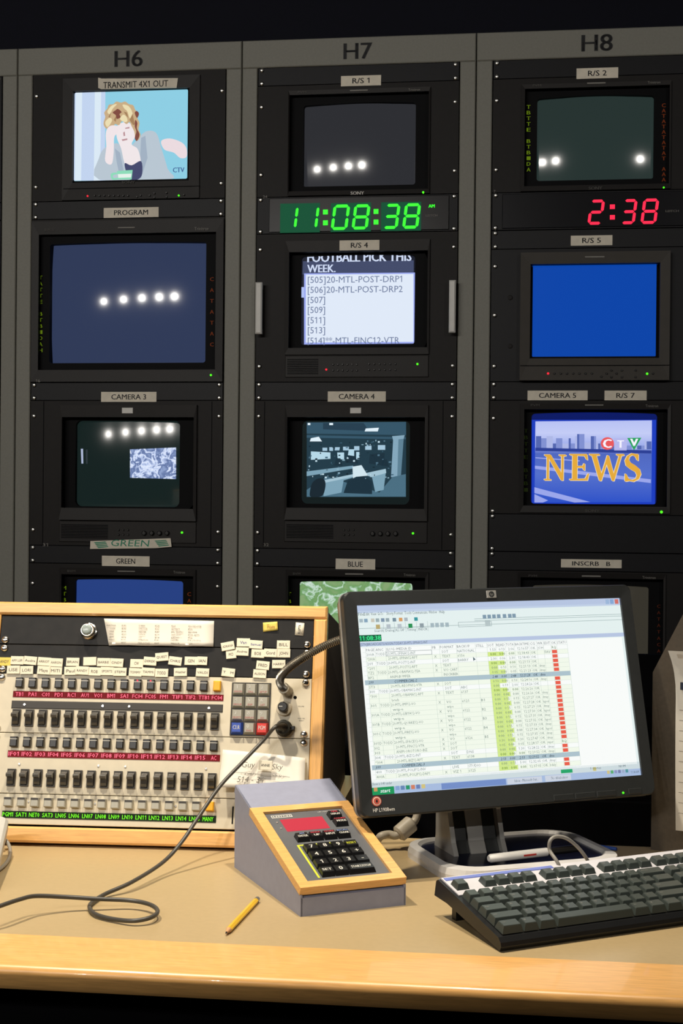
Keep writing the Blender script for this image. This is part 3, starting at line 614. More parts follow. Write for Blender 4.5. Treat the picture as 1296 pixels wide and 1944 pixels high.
layer(g, 'picture_road', E('road', '9eaaf0', .95), [P([(1015, 884), (1235, 910), (1235, 917), (1015, 890)], zz), P([(1014, 925), (1120, 953), (1090, 954), (1014, 936)], zz), P([(1014, 938), (1040, 950), (1030, 954), (1014, 954)], zz), P([(1016, 868), (1100, 874), (1100, 876), (1016, 870)], zz)], zz + .0003)
layer(g, 'picture_badge', E('badge_red', 'ee5a5e', .95), [[F.p(1152.5 + 12.5*math.cos(k*PI/12), 842 + 12*math.sin(k*PI/12), zz) for k in range(24)]], zz + .0008)
layer(g, 'picture_badge', E('badge_lilac', 'b9bcf2', .95), [P([(1165, 832), (1190, 831.5), (1189, 855), (1165.5, 855)], zz)], zz + .0008)
layer(g, 'picture_badge', E('badge_green', '25a660', .95), [P([(1190, 831.5), (1217, 831), (1203, 855)], zz)], zz + .0008)
m_w = E('badge_white', 'f6f4ff', 1.)
for s, px in (('C', (1144, 834, 1161, 850)), ('T', (1171, 836, 1184, 850)), ('V', (1195.5, 833, 1211, 847))): mark(g, F, s, px, m_w, zz + .0011, .05, 'picture_letter')
# serif letters N E W S drawn as outlines (units: 0..w, 0..1)
def serif(ch):
    if ch == 'N': return [[(0,0),(.3,0),(.3,.05),(.2,.06),(.2,.84),(.74,0),(.84,0),(.84,.94),(.95,.95),(.95,1),(.64,1),(.64,.95),(.75,.94),(.75,.3),(.27,1),(0,1),(0,.95),(.11,.9),(.11,.06),(0,.05)]], .95
    if ch == 'E': return [[(0,0),(.72,0),(.78,.26),(.73,.26),(.62,.07),(.3,.06),(.3,.48),(.52,.48),(.56,.38),(.61,.38),(.61,.64),(.56,.64),(.52,.55),(.3,.55),(.3,.94),(.58,.93),(.67,.78),(.72,.78),(.69,1),(0,1),(0,.95),(.11,.94),(.11,.06),(0,.05)]], .78
    if ch == 'W': return [[(.34,0),(.42,0),(.62,.62),(.84,0),(.92,0),(1.2,.94),(1.3,.95),(1.3,1),(1.0,1),(1.0,.95),(1.1,.93),(.9,.27),(.7,.95),(.64,.95),(.55,.66),(.42,.27),(.22,.94),(.34,.95),(.34,1),(-.06,1),(-.06,.95),(.04,.93)]], 1.3
    c = [(.06,.0),(.06,.27),(.11,.27),(.2,.11),(.34,.05),(.48,.1),(.53,.22),(.46,.34),(.26,.44),(.1,.56),(.05,.74),(.14,.91),(.32,1.01),(.5,.98),(.58,.98),(.58,.75),(.53,.75),(.46,.88),(.34,.945),(.24,.9),(.2,.79),(.27,.68),(.46,.58),(.63,.45),(.69,.27),(.6,.09),(.4,-.01),(.22,.02),(.12,.0)]
    return [c], .7
mb = MB(); mo = MB()
for ch, x0, y0, x1, y1 in (('N', 1033, 863, 1074, 912), ('E', 1081, 862, 1118, 912), ('W', 1121, 862, 1184, 913), ('S', 1183, 861, 1217, 914)):
    ps, wd = serif(ch); r = F.r(x0, y0, x1, y1, zz)
    for p in ps:
        q = [(r[0] + a/wd*(r[1]-r[0]), r[2] + b*(r[3]-r[2])) for a, b in p]
        mb.flat(q, zz + .0015); cxx, cyy = (r[0]+r[1])/2, (r[2]+r[3])/2
        for dx, dy in ((-.0014, .0006), (.0012, -.0012)): mo.flat([(a + dx, b + dy) for a, b in q], zz + .0011 + (.0001 if dx > 0 else 0))
mb.build('picture_title', E('gold', 'eaae3c', .95), g); mo.build('picture_title_edge', E('gold_pale', 'f6e4b8', .95), g)
sony(t, F, (1110, 967, 1138, 972), m_printd); led(t, F, 1255, 972, m_green, .0034)
bar(t, F, (1110, 768, 1145, 770)); mark(t, F, 'PVM', (1007, 767, 1024, 771), m_printd); mark(t, F, 'Trinitron', (1225, 768, 1249, 773), m_print)
tally(t, F, 998, 818, 930, 'TBTTE BTBI', mat('faint_green_led_digit', '24300c', emit=.4), 7, -.012)
t, F, g, sr = monitor(3, 27, 6, 'dark rack monitor under the INSCRB B label behind the computer', (982, 1088, 1262, 1300), (987, 1098, 1258, 1286), (1010, 1113, 1230, 1270), .022, lit('inscriber_tube', '4a463c', .55), .014, .006, .004, screws=[E1, 6*U - E2], right=False)
bar(t, F, (1104, 1092.5, 1140, 1095)); mark(t, F, 'PVM', (1003, 1091, 1019, 1095), m_printd); mark(t, F, 'Trinitron', (1219, 1094, 1244, 1099), m_print)
tally(t, F, 1250, 1151, 1248, 'CATATACAT', mat('faint_orange_led_digit', '5a2410', emit=.3), 6, -.015)
#PART2
# ------------------------------------------------------------------ desk
def exx(mb, prof, x0, x1, f=lambda a, b: (a, b)):
    """extrude a (y, z) outline along x"""
    n = len(prof); a = sum(prof[i][0]*prof[(i+1) % n][1] - prof[(i+1) % n][0]*prof[i][1] for i in range(n))
    if a < 0: prof = prof[::-1]
    return mb.add([(x0, p, q) for p, q in prof] + [(x1, p, q) for p, q in prof], [tuple(range(n))[::-1], tuple(range(n, 2*n))] + [(i, (i+1) % n, n+(i+1) % n, n+i) for i in range(n)])
DYAW = -.1167
DF = Face((0, 1.6042, DZ), (math.cos(DYAW), math.sin(DYAW), 0), (-math.sin(DYAW), math.cos(DYAW), 0))
desk = thing('control_desk', 'beige laminate control desk with rounded maple front edge', 'desk', DF.M @ Matrix.Translation((0, 0, -DZ)))
def dk(o): o.location = (0, 0, DZ); return o
dk(MB().prism([(-1.5, 0), (1.3, 0), (1.3, 1.02), (.46, 1.02), (.46, .545), (-.085, .545), (-.085, 1.02), (-1.5, 1.02)], -.03, 0).build('worktop', m_desk, desk))
prof = [(0, -.026), (0, 0), (-.1, 0)] + [(-.1 - .01*math.sin(k*PI/12), -.01 + .01*math.cos(k*PI/12)) for k in range(1, 7)] + [(-.11, -.02), (-.106, -.026)]
dk(smoothed(exx(MB(), prof, -1.5, 1.3).build('front_edge', m_wood, desk)))
dk(MB().box(-1.48, 1.28, -.06, -.03, -DZ, -.034).build('fascia', m_void, desk))
dk(MB().box(-1.5, 1.3, 1.0, 1.02, -DZ, -.03).build('rear_board', m_void, desk))
bb = MB().box(-.1, .47, 1.022, 1.04, -DZ, .235).build('back_board', m_void); bb.matrix_world = DF.M; tag(bb, 'matte black board closing the bay behind the computer monitor', 'board')
# ------------------------------------------------------------------ slanted intercom console
CYAW, CT = -.06698, .28074
_cu = Vector((math.cos(CYAW), math.sin(CYAW), 0)); _ch = Vector((-math.sin(CYAW), math.cos(CYAW), 0))
CF = Face((-.51535, 2.17035, -.17658 + EZ), _cu, Vector((0, 0, 1))*math.cos(CT) + _ch*math.sin(CT))
CW = .4765; CB = -.3365
BL = CF.at(0, CB)
HF = Face((BL.x, BL.y, DZ), _cu, (0, 0, 1))
con = thing('intercom_console', 'slanted desktop console with maple frame and dark brown sides', 'console', HF.M)
m_brown = mat('dark_brown_laminate', '4c4337', .6, var=.12, scale=150)
inv = HF.M.inverted()
def onface(o, T=None, F=CF): o.matrix_basis = (T.inverted() if T is not None else inv) @ F.M; return o
R = .0205
def rail(name, x0, x1, y0, y1, m): return onface(MB().box(x0, x1, y0, y1, -.016, .007, .003).build(name, m, con))
rail('top_rail', -R, CW + R, .001, .0205, m_wood); rail('bottom_rail', -R, CW + R, CB, -7*U - .0025, m_wood)
rail('side_rail', CW + .0008, CW + R, -7*U - .0023, .0008, m_woodv); rail('side_rail', -R, -.0008, -7*U - .0023, .0008, m_woodv)
hT = (.0205 - CB)*math.cos(CT); dT = (.0205 - CB)*math.sin(CT)
for x in (-R + .001, CW + R - .013):
    exx(MB(), [(0.002, -.017), (hT - .004, -dT - .012), (hT - .075, -.56), (0, -.56)], x, x + .012).build('side_panel', m_brown, con)
exx(MB(), [(hT - .004, -dT - .012), (hT - .075, -.56), (hT - .083, -.56), (hT - .012, -dT - .014)], -R + .013, CW + R - .013).build('top_cover', m_brown, con)
MB().box(-R + .013, CW + R - .013, 0, hT - .085, -.56, -.55).build('back_panel', m_brown, con)
m_cscrew = mat('bright_screw_metal', 'e6e2da', .2, metal=1., var=.04)
_cs = MB().lathe(0, 0, [(.0055, 0), (.0055, .0012), (.0045, .003), (.0022, .0038)], 14).add([(-.003, -.0006, .0036), (.003, -.0006, .0036), (.003, .0006, .0036), (-.003, .0006, .0036)], [(0, 1, 2, 3)]).mesh('screw'); _cs.materials.append(m_cscrew)
for p in _cs.polygons: p.use_smooth = True
def cunit(u0, n, name, label, cat, m, screws):
    F = CF.sub(CW/2, -(u0 + n)*U); t = thing(name, label, cat, F.M, 'rack panels in the slanted console')
    MB().box(-CW/2, CW/2, .0005, n*U - .0005, -.003, .003, .0006).build('faceplate', m, t)
    for y in screws:
        for sx in (-1, 1): inst(_cs, 'screw', t, (sx*(CW/2 - .0087), n*U - y, .003))
    return t, F
m_cblack = mat('worn_black_paint', '161412', .5, var=.35, scale=60, bump=.15, spec=.3)
p1, F1 = cunit(0, 1, 'blank_panel', 'worn black console panel with chrome push lamp', 'panel', m_cblack, [U - .00635])
a, b = F1.p(169, 1199, .003)
k = MB().lathe(a, b, [(.0125, .003), (.0125, .006), (.0105, .007), (.0105, .016), (.009, .018)], 20).build('lamp_ring', m_cscrew, p1, smooth=False); smoothed(k)
MB().lathe(a, b, [(.0085, .0178), (.008, .0205), (.005, .0215)], 18).build('lamp_lens', mat('grey_lens', '8f9a98', .2), k, smooth=True)
p2, F2 = cunit(1, 1, 'blank_panel', 'worn black console panel behind the rows of name tags', 'panel', m_cblack, [.00635, U - .00635])
m_cb = mat('black_key_plastic', '191715', .35, var=.1); m_line = mat('white_key_line', 'd8d4c8', .5)
m_ykey = mat('yellow_key_plastic', 'e8a80c', .4); m_gkey = mat('pale_grey_key_plastic', 'a9a79c', .45)
m_redfil = mat('red_display_filter', '8a0414', emit=.8); m_redtx = mat('red_display_text', 'ff7086', emit=1.3)
m_grnfil = mat('green_display_filter', '12300c', emit=.5); m_grntx = mat('green_display_text', '7dff28', emit=1.2)
m_house = mat('lever_housing', '37332e', .5); m_lever = mat('lever_black_plastic', '45433f', .22, spec=.7)
def cols(F, a, b, n=16, z=.003):
    x0, y0 = F.p(*a, z); x1, y1 = F.p(*b, z); return [(x0 + (x1-x0)*k/(n-1), (y0+y1)/2) for k in range(n)]
def shared(mb, m, name, smooth=False):
    me = mb.mesh(name); me.materials.append(m); return me
me_key = shared(MB().box(-.0055, .0055, -.0074, .0074, 0, .0085, .0012), m_cb, 'key')
me_ykey = shared(MB().box(-.0055, .0055, -.0074, .0074, 0, .0085, .0012), m_ykey, 'key')
me_gkey = shared(MB().box(-.0059, .0059, -.0066, .0066, 0, .0085, .0012), m_gkey, 'key')
me_ygk = shared(MB().box(-.0059, .0059, -.0066, .0066, 0, .0085, .0012), m_ykey, 'key')
me_line = shared(MB().box(-.0055, .0055, .0034, .0041, .0083, .0087), m_line, 'key_line')
me_win = shared(MB().box(-.0055, .0055, .003, .0062, .0083, .0086), m_house, 'key_window')
me_hs = shared(MB().ring((-.0062, .0062, -.0125, .0125), (-.0048, .0048, -.0109, .0109), 0, .0035), m_house, 'lever_housing')
lv = exx(MB(), [(-.0102, 0), (-.0096, .005), (-.006, .0085), (-.001, .0095), (.0005, .016), (.0035, .0172), (.0058, .0155), (.007, .008), (.0102, .004), (.0102, 0)], -.0043, .0043)
me_lv = shared(lv, m_lever, 'lever')
def keys(t, pts, me, last=None, lit_=(), win=False):
    for k, (x, y) in enumerate(pts):
        o = inst(me if (last is None or k < len(pts)-1) else last, 'key', t, (x, y, .003))
        if k == len(pts)-1 and last is not None: continue
        inst(me_win if win else me_line, 'key_window' if win else 'key_line', o)
        if k in lit_: MB().lathe(0, .0055, [(.0012, .0084), (.001, .0092)], 8).build('key_light', mat('key_red_light', 'ff3848', emit=2.5), o)
def levers(t, pts):
    for x, y in pts:
        h = inst(me_hs, 'lever_housing', t, (x, y, .003)); inst(me_lv, 'lever', h, (0, 0, 0))
def display(t, F, a, b, hpx, words, pts, mf, mt):
    x0, y0 = F.p(*a, .003); x1, y1 = F.p(*b, .003); y = (y0+y1)/2; h = hpx/1.29/1000
    d = MB().box(x0, x1, y - h/2, y + h/2, .002, .0036).build('display', mf, t); mb = MB()
    for (x, _), s in zip(pts, words): put(mb, s, x, y, h*.6, .0039, wd=.0039*len(s), bold=.012, res=1)
    mb.build('lettering', mt, d)
# upper station
t, F = cunit(2, 2, 'intercom_station', 'cream intercom panel with keypad and red name display', 'intercom panel', m_cream, [.00635, 2*U - .00635]); t1, FT = t, F
kp = cols(F, (38.8, 1297), (413, 1303)); keys(t, kp, me_key, me_ykey, (9, 10))
display(t, F, (25, 1317), (424, 1325.5), 12, 'TB1 PA1 C01 PD1 RC1 AU1 VO1 BM1 SA1 FC04 FC05 FM1 TIF1 TIF2 TTB1 FC04'.split(), kp, m_redfil, m_redtx)
x0, y0 = F.p(22, 1338, .003); x1, y1 = F.p(423, 1344, .003); y = (y0+y1)/2
s = MB().box(x0, x1, y - .0058, y + .0058, .002, .0042, .0008).build('designation_strip', m_house, t)
for px in (46.5, 195, 245.5, 397): 
    a = F.p(px, 1340, .004)[0]; MB().lathe(a, y, [(.0022, .0042), (.0018, .0054)], 10).build('rivet', m_cscrew, s)
levers(t, cols(F, (31.5, 1363), (408, 1370)))
def keypad(t, F):
    m_k = mat('warm_grey_key', '9f9c90', .45); m_b = mat('blue_key', '2448a8', .4); m_r = mat('red_key', 'd03028', .4)
    m_kt = mat('key_print_pale', 'd8d6d0', .6); m_kr = mat('key_print_red', 'b0484a', .6)
    X0, X1, Y0, Y1 = F.r(439.5, 1297.5, 511.5, 1396, .003)
    w, h = (X1-X0)/3, (Y1-Y0)/4
    MB().ring((X0-.001, X1+.001, Y0-.001, Y1+.001), (X0, X1, Y0, Y1), .002, .0042).build('keypad_frame', m_house, t)
    MB().box(X0, X1, Y0, Y1, .002, .0034).build('keypad_well', m_house, t)
    lab = ['1', '2', '3', '4', '5', '6', '7', '8', '9', 'CLR', '0', 'PGM']; sm = ['ASSIGN', 'CALL', 'SETUP', 'GROUP', 'DISP', 'LIST', 'SELECT', 'DISPLAY', 'ISO', '', 'FWD', '']
    for k in range(12):
        c, r = k % 3, k // 3; cx, cy = X0 + (c+.5)*w, Y1 - (r+.5)*h
        o = MB().cap(cx - w*.47, cx + w*.47, cy - h*.47, cy + h*.47, .0034, .0115, w*.13, h*.13, h*.04).build('keypad_key', m_b if k == 9 else m_r if k == 11 else m_k, t)
        text('lettering', lab[k], cx - (0 if k in (9, 11) else w*.1), cy + h*(.05 if k in (9, 11) else .16), h*(.3 if k in (9, 11) else .26), .0117, m_kt, o, wd=w*.55 if k in (9, 11) else None, bold=.02)
        if sm[k]: text('key_caption', sm[k], cx, cy - h*.2, h*.13, .0117, m_kr, o)
keypad(t, F)
# knob
a, b = F.p(539, 1345, .003); kb = MB().lathe(a, b, [(.0115, .003), (.0108, .009), (.0085, .0095)], 20).build('knob_skirt', m_cream, t); smoothed(kb)
k = MB().lathe(a - .0005, b + .0005, [(.0078, .0094), (.0072, .02), (.006, .021)], 18).build('knob', m_cb, t); smoothed(k)
MB().box(a - .006, a - .0005, b + .0002, b + .0012, .021, .0214).build('pointer', m_line, k)
a, b = F.p(539, 1383, .003); kb = MB().lathe(a, b, [(.0125, .003), (.0125, .0075), (.0105, .009), (.0105, .02), (.0085, .0205)], 20).build('headset_socket', mat('dark_connector', '3a3830', .35, metal=.5), t); smoothed(kb)
MB().box(a + .009, a + .0165, b - .003, b + .003, .003, .012, .001).build('socket_latch', m_cb, t)
a, b = F.p(560, 1324, .003); MB().cyl(a, b, .002, .0034, .0025, 10).build('jack_hole', m_void, t)
for s, px, py in (('VOLUME', 571, 1341), ('HDST MIC', 572, 1364), ('SELECT', 572, 1368)): text('caption', s, *F.p(px, py, .003), .0016, .0032, m_printd, t)
# middle station
t, F = cunit(4, 2, 'intercom_station', 'cream intercom panel with display listing IF names', 'intercom panel', m_cream, [.00635])
kp = cols(F, (28, 1409), (406.7, 1416)); keys(t, kp, me_key)
display(t, F, (15, 1430), (417.5, 1440), 12.5, ['IF%02d' % k for k in range(1, 16)] + ['AC'], kp, m_redfil, m_redtx)
for px, py in ((37, 1450), (187, 1453.5), (238, 1455), (391, 1459)):
    a, b = F.p(px, py, .003); MB().lathe(a, b, [(.0022, .003), (.0017, .0042)], 10).build('rivet', m_cscrew, t)
levers(t, cols(F, (22, 1475.5), (402.5, 1485)))
text('brand_lettering', 'TELEX  intercom system', *F.p(70, 1394.5, .003), .0022, .0032, m_printd, t)
# lower expansion strip
t, F = cunit(6, 1, 'intercom_station', 'narrow cream intercom strip with green display and grey keys', 'intercom panel', m_cream, [])
kp = cols(F, (17, 1523), (399, 1530.5)); keys(t, kp, me_gkey, me_ygk, (), True)
display(t, F, (4, 1546), (410, 1555), 13, 'PGM1 SAT1 NET0 SAT3 LN05 LN06 LN07 LN08 LN09 LN10 LN11 LN12 LN13 LN14 LN15 MANY'.split(), cols(F, (17, 1523), (396, 1530.5)), m_grnfil, m_grntx)
for x in (441.5, 449):
    a = F.r(x - 1.3, 1531, x + 1.3, 1564, .003); MB().box(a[0], a[1], a[2], min(a[3], U - .002), .0025, .0034).build('vent_slot', m_void, t)
for px, py in ((54.5, 1521.5), (180.5, 1525.5), (333.5, 1530)):
    a, b = F.p(px, py, .003); MB().lathe(a, b, [(.0018, .003), (.0014, .004)], 8).build('rivet', m_cscrew, t)
# name tags, slid onto the black panels
TAGS = [(9, 1256, 'ANDY', 0, 1), (33, 1254, 'AMY LUPI', 0, 0), (58, 1254.5, 'Audra', -.07, 0), (84, 1256, 'ARRIOT', -.05, 0), (107, 1258, 'AARON', -.03, 0), (138.5, 1257, 'BRIAN', 0, 0), (170.5, 1255.5, '', .04, 0), (197, 1257.5, 'BARBIE', 0, 0), (222, 1258.5, 'CINDY', -.03, 0),
    (259.5, 1259.5, 'CW', 0, 0), (285, 1255.5, 'DEREK', -.05, 0), (307.5, 1247.5, 'QUEST', .1, 0), (332.5, 1255, 'CHRIS', -.1, 0), (363, 1255, 'GEN', 0, 0), (384, 1255, 'IAN', -.02, 0),
    (25.5, 1271.5, 'LISE', .02, 0), (51, 1272.5, 'LORI', .03, 0), (83.5, 1273, 'Maya', -.04, 0), (105.5, 1273.5, 'MITI', 0, 0), (134.5, 1274, 'Paul', .03, 0), (156.5, 1273.5, 'RANDY', -.03, 0), (179.5, 1275, 'ROB', -.02, 0), (203.5, 1274.5, 'SPORTS', 0, 0), (228, 1276, 'STEPH', 0, 0), (257, 1276.5, 'TOMMY', -.03, 0), (281.5, 1276, 'TAMMI', -.03, 0), (307, 1278, 'TODD', 0, 0), (342.5, 1276, 'Weather', .04, 0), (384.5, 1277, 'VALDI', -.03, 0),
    (432.5, 1227, 'ADRIANA', .2, 0), (438.5, 1242.5, 'MO', .12, 0), (462, 1220, 'Van', 0, 2), (486, 1224, 'Samuel', -.05, 2), (459.5, 1237, 'Andrea', -.02, 0), (489.5, 1241, 'BOB', -.03, 0), (513.5, 1240, 'Gord', -.02, 0), (538, 1224, 'BILL', 0, 0), (538.5, 1240.5, 'JOHN', 0, 0), (499, 1263.5, 'FRED', -.08, 0), (529, 1261, 'HARRY', .02, 0), (493, 1279.5, 'ALISON', -.04, 0), (433.5, 1277, 'T   M', -.1, 0)]
m_tink = mat('grey_tag_ink', '77736a', .7); m_bink = mat('blue_pen_ink', '4a66b0', .7)
ORD = 'first second third fourth fifth sixth seventh eighth ninth tenth eleventh twelfth thirteenth fourteenth fifteenth'.split()
RIGHT = ['cream name tag tilted upwards, upper left of the cluster beside the phone list', 'small cream name tag just below the tilted one beside the phone list', 'cream card tag with blue handwriting, left of the two', 'cream card tag with blue handwriting, right of the two', 'cream name tag directly below the left blue handwritten tag', 'cream name tag directly below the right blue handwritten tag', 'cream name tag between two others in the middle row above keypad', 'cream name tag at the upper right of the cluster above keypad', 'cream name tag directly below the upper right tag of the cluster',
    'tilted cream name tag above the lowest tag of the right cluster', 'cream name tag just left of the gooseneck microphone', 'lowest cream name tag of the cluster above the keypad', 'cream card tag with only two faint corner letters']
for n_, (px, py, s, rz, kind) in enumerate(TAGS):
    x, y = CF.p(px, py, .0045); z0 = .0034 + .0006*(n_ % 3)
    if n_ < 15: lab = 'cream name tag, %s from left in the upper tag row' % ORD[n_]
    elif n_ < 29: lab = 'cream name tag, %s from left in the lower tag row' % ORD[n_ - 15]
    else: lab = RIGHT[n_ - 29]
    if kind == 1: lab = 'yellow card tag at the left end of the upper tag row'
    if not s: lab = 'blank cream card tag, seventh from left in the upper tag row'
    M_ = CF.sub(x, y, z0).M @ Matrix.Rotation(rz, 4, 'Z')
    t = thing('name_tag', lab, 'name tag', M_, 'name tags on the console')
    w2 = .0099 if px not in (438.5, 384) else .0076
    MB().box(-w2, w2, -.0063, .0063, 0, .0022, .0004).build('card', m_yellow if kind == 1 else m_tag, t)
    if s: text('lettering', s, 0, 0, .0034 if len(s) > 4 else .0044, .0024, m_bink if kind == 2 else m_tink, t, wd=min(w2*1.6, .0033*len(s)), bold=.004)
# papers on the console
def sheet(name, label, F, pts, m, zf, cat, nx=10, ny=6, th=.0004):
    """sheet of paper over four image corners of face F (tl, tr, br, bl), lifted by zf(u, v)"""
    q = [Vector(F.p(*p) + (0,)) for p in pts]; o = F.sub(*((q[2]+q[3])/2)[:2]); T = thing(name, label, cat, o.M)
    off = (q[2]+q[3])/2; v = []; f = []
    for s in (0, 1):
        for j in range(ny+1):
            for i in range(nx+1):
                a, b = i/nx, j/ny; p = (q[3]*(1-a) + q[2]*a)*(1-b) + (q[0]*(1-a) + q[1]*a)*b - off; v.append((p.x, p.y, zf(a, b) + th*s))
    N_ = (nx+1)*(ny+1)
    for j in range(ny):
        for i in range(nx):
            k = j*(nx+1)+i; f.append((N_+k, N_+k+1, N_+k+nx+2, N_+k+nx+1)); f.append((k+nx+1, k+nx+2, k+1, k))
    for i in range(nx): f.append((i, i+1, N_+i+1, N_+i)); k = ny*(nx+1)+i; f.append((k+1, k, N_+k, N_+k+1))
    for j in range(ny): k = j*(nx+1); f.append((k+nx+1, k, N_+k, N_+k+nx+1)); k += nx; f.append((k, k+nx+1, N_+k+nx+1, N_+k))
    sh = MB().add(v, f).build('sheet', m, T, smooth=True); return T, o
T, o = sheet('phone_list', 'printed paper phone list taped across the black console panel', CF, [(198.7, 1175.5), (407, 1180), (406, 1229), (208, 1226.5)], m_paper, lambda a, b: .0042 + .005*(1-b)**2*abs(math.sin(a*9)), 'paper')
rows = [('ANASTASIA', '8149', 'GUARNA', '8728', 'MEGA', '416-332-6978'), ('COLIN', '8141', 'TURCOTTE', '8162', 'SECURITY', '8120'), ('DAVE', '8106', 'WEATHER', '8187', 'MTL TRAFFIC', '840-7974'), ('DESK', '8121', 'CHYRON', '8119', 'TAPE SHOP', '8155, 8171'), ('EDIT', '8112', 'CCU', '8114', 'READING', '8136'), ('FEEDS', '8110', 'OPERATION', '8181', 'DRIVERS', '514-273-5516'), ('GFX', '8117', 'FEED A PLAY', '8166', 'WARDROBE', '8174')]
mb = MB()
for j, rw in enumerate(rows):
    for px, s in zip((201.5 if j < 1 else 208, 231, 263, 294, 325, 357), rw):
        x, y = o.p(px, 1187 + 5.6*j + (px-200)*.012, .006); put(mb, s, x, y, .0023, .0102 if j > 4 else .0072 if j > 2 else .0062, al='l', bold=.004, res=1, wd=.00165*len(s))
mb.build('lettering', m_tink, T)
T, o = sheet('sticky_note', 'torn yellow sticky note on the top black console panel', CF, [(499.5, 1183), (527, 1181.5), (528, 1197.5), (500, 1200.5)], m_yellow, lambda a, b: .0036 + .002*a, 'note', 5, 4)
text('lettering', 'Tom', 0, .0065, .006, .0062, mat('brown_pen_ink', 'a06a3a', .7), T, wd=.0125, shear=.1)
T, o = sheet('name_tag', 'cream tag stuck sideways near the console corner', CF, [(562, 1182.5), (578, 1184), (576, 1208), (560, 1206.5)], m_tag, lambda a, b: .0036, 'name tag', 2, 2)
text('lettering', 'KLEPTR', 0, .0095, .0035, .0044, m_ink, T, wd=.0135, rot=PI/2 - .06, bold=.01)
T, o = sheet('note_paper', 'white handwritten note paper leaning on the intercom panel behind the timer', CF, [(424, 1424), (580, 1440), (580, 1500), (419, 1497)], m_paper, lambda a, b: .014 + .01*(1-b) - .008*b*(2*a-1)**2, 'paper', 12, 8)
mb = MB()
for s, px, py, h in (('Guy', 472, 1452, .008), ('Sky', 527, 1456, .008), ('514 - 34', 476, 1480, .008)):
    x, y = o.p(px, py, .024); put(mb, s, x, y, h, .0262, bold=-.02, shear=.2)
a = [o.p(440, 1466, .024), o.p(550, 1476, .024)]; mb.flat([(a[0][0], a[0][1]), (a[1][0], a[1][1]), (a[1][0], a[1][1]+.0006), (a[0][0], a[0][1]+.0006)], .0262); mb.build('lettering', m_tink, T)
x, y = CF.p(504, 1453, .027); t = thing('name_tag', 'cream card tag lying on the handwritten note paper', 'name tag', CF.sub(x, y, .0268).M @ Matrix.Rotation(-.03, 4, 'Z'), 'name tags on the console')
MB().box(-.0099, .0099, -.0068, .0068, 0, .0022, .0004).build('card', m_tag, t); text('lettering', 'ANNIE', 0, 0, .0036, .0024, m_ink, t, wd=.0125, bold=.01)
# gooseneck microphone
def cpt(px, py, z, F=CF): x, y = F.p(px, py, z); return Vector((x, y, z))
a = cpt(546, 1312, .003); O = CF.sub(a.x, a.y, .003)
t = thing('gooseneck_microphone', 'ribbed metal gooseneck curving from the intercom panel behind the screen', 'microphone', O.M)
m_goose = mat('dark_gunmetal', '8d887e', .32, metal=.85, var=.1)
path = [cpt(*p) - a for p in ((545, 1311, .004), (541, 1309, .018), (534, 1301, .034), (531, 1291, .046), (536, 1280, .056), (550, 1266, .064), (575, 1249, .07), (612, 1228, .072), (650, 1213, .07), (690, 1206, .066), (722, 1206, .062))]
fine = catmull(path, 22)
smoothed(MB().tube(fine, .006, 12, [(.0064 if i % 2 else .0052) if 18 < i else .006 for i in range(len(fine))]).build('flexible_neck', m_goose, t), 1.2)
smoothed(MB().tube(catmull([cpt(546, 1313, .002) - a, cpt(543, 1311, .012) - a, cpt(538, 1306, .026) - a], 4), .0085, 14).build('base_collar', mat('warm_grey_metal', '8b8373', .4, metal=.5), t))
h = fine[-1]; d = (fine[-1] - fine[-4]).normalized()
smoothed(MB().tube([h + d*.0, h + d*.003, h + d*.03, h + d*.036], .009, 14, [.006, .009, .009, .006]).build('capsule', m_cb, t))
# headset cable: plug, hanging run, loop on the desk
pl = CF.at(*CF.p(533, 1379, .022), .022)
W = [CF.at(*CF.p(538, 1382, .016), .016), pl, CF.at(*CF.p(521, 1381, .04), .04)]
for px, py, y in ((500, 1405, 2.062), (460, 1447, 2.035), (417, 1493, 2.005), (376, 1552, 1.97), (345, 1598, 1.94), (309, 1637, 1.905)): W.append(at_y(px, py, y))
for px, py, z in ((251, 1674, .012), (200, 1697, .005), (176, 1712, .004), (170, 1723, .004), (182, 1736, .004), (215, 1745, .004), (255, 1748, .006), (288, 1741, .008), (299, 1729, .009), (284, 1717, .010), (247, 1709.5, .011), (185, 1706.5, .014), (127, 1703, .018), (69, 1701, .024), (39, 1707, .026), (0, 1720, .026), (-60, 1742, .02), (-140, 1760, .004)): W.append(at_z(px, py, DZ + z))
o = W[12]; T = thing('headset_cable', 'thin dark grey cable hanging from the console and looped on desk', 'cable', Matrix.Translation((o.x, o.y, DZ)))
b0 = Vector((o.x, o.y, DZ)); fine = [p - b0 for p in catmull(W, 8)]
smoothed(MB().tube(fine, .0027, 10).build('cord', mat('dark_grey_rubber', '45423d', .4), T))
smoothed(MB().tube([fine[0], fine[4], fine[8], fine[12], fine[15]], .006, 14, [.0085, .0085, .007, .0045, .0032]).build('plug', mat('dark_connector_shell', '3c3a34', .3, metal=.6), T))
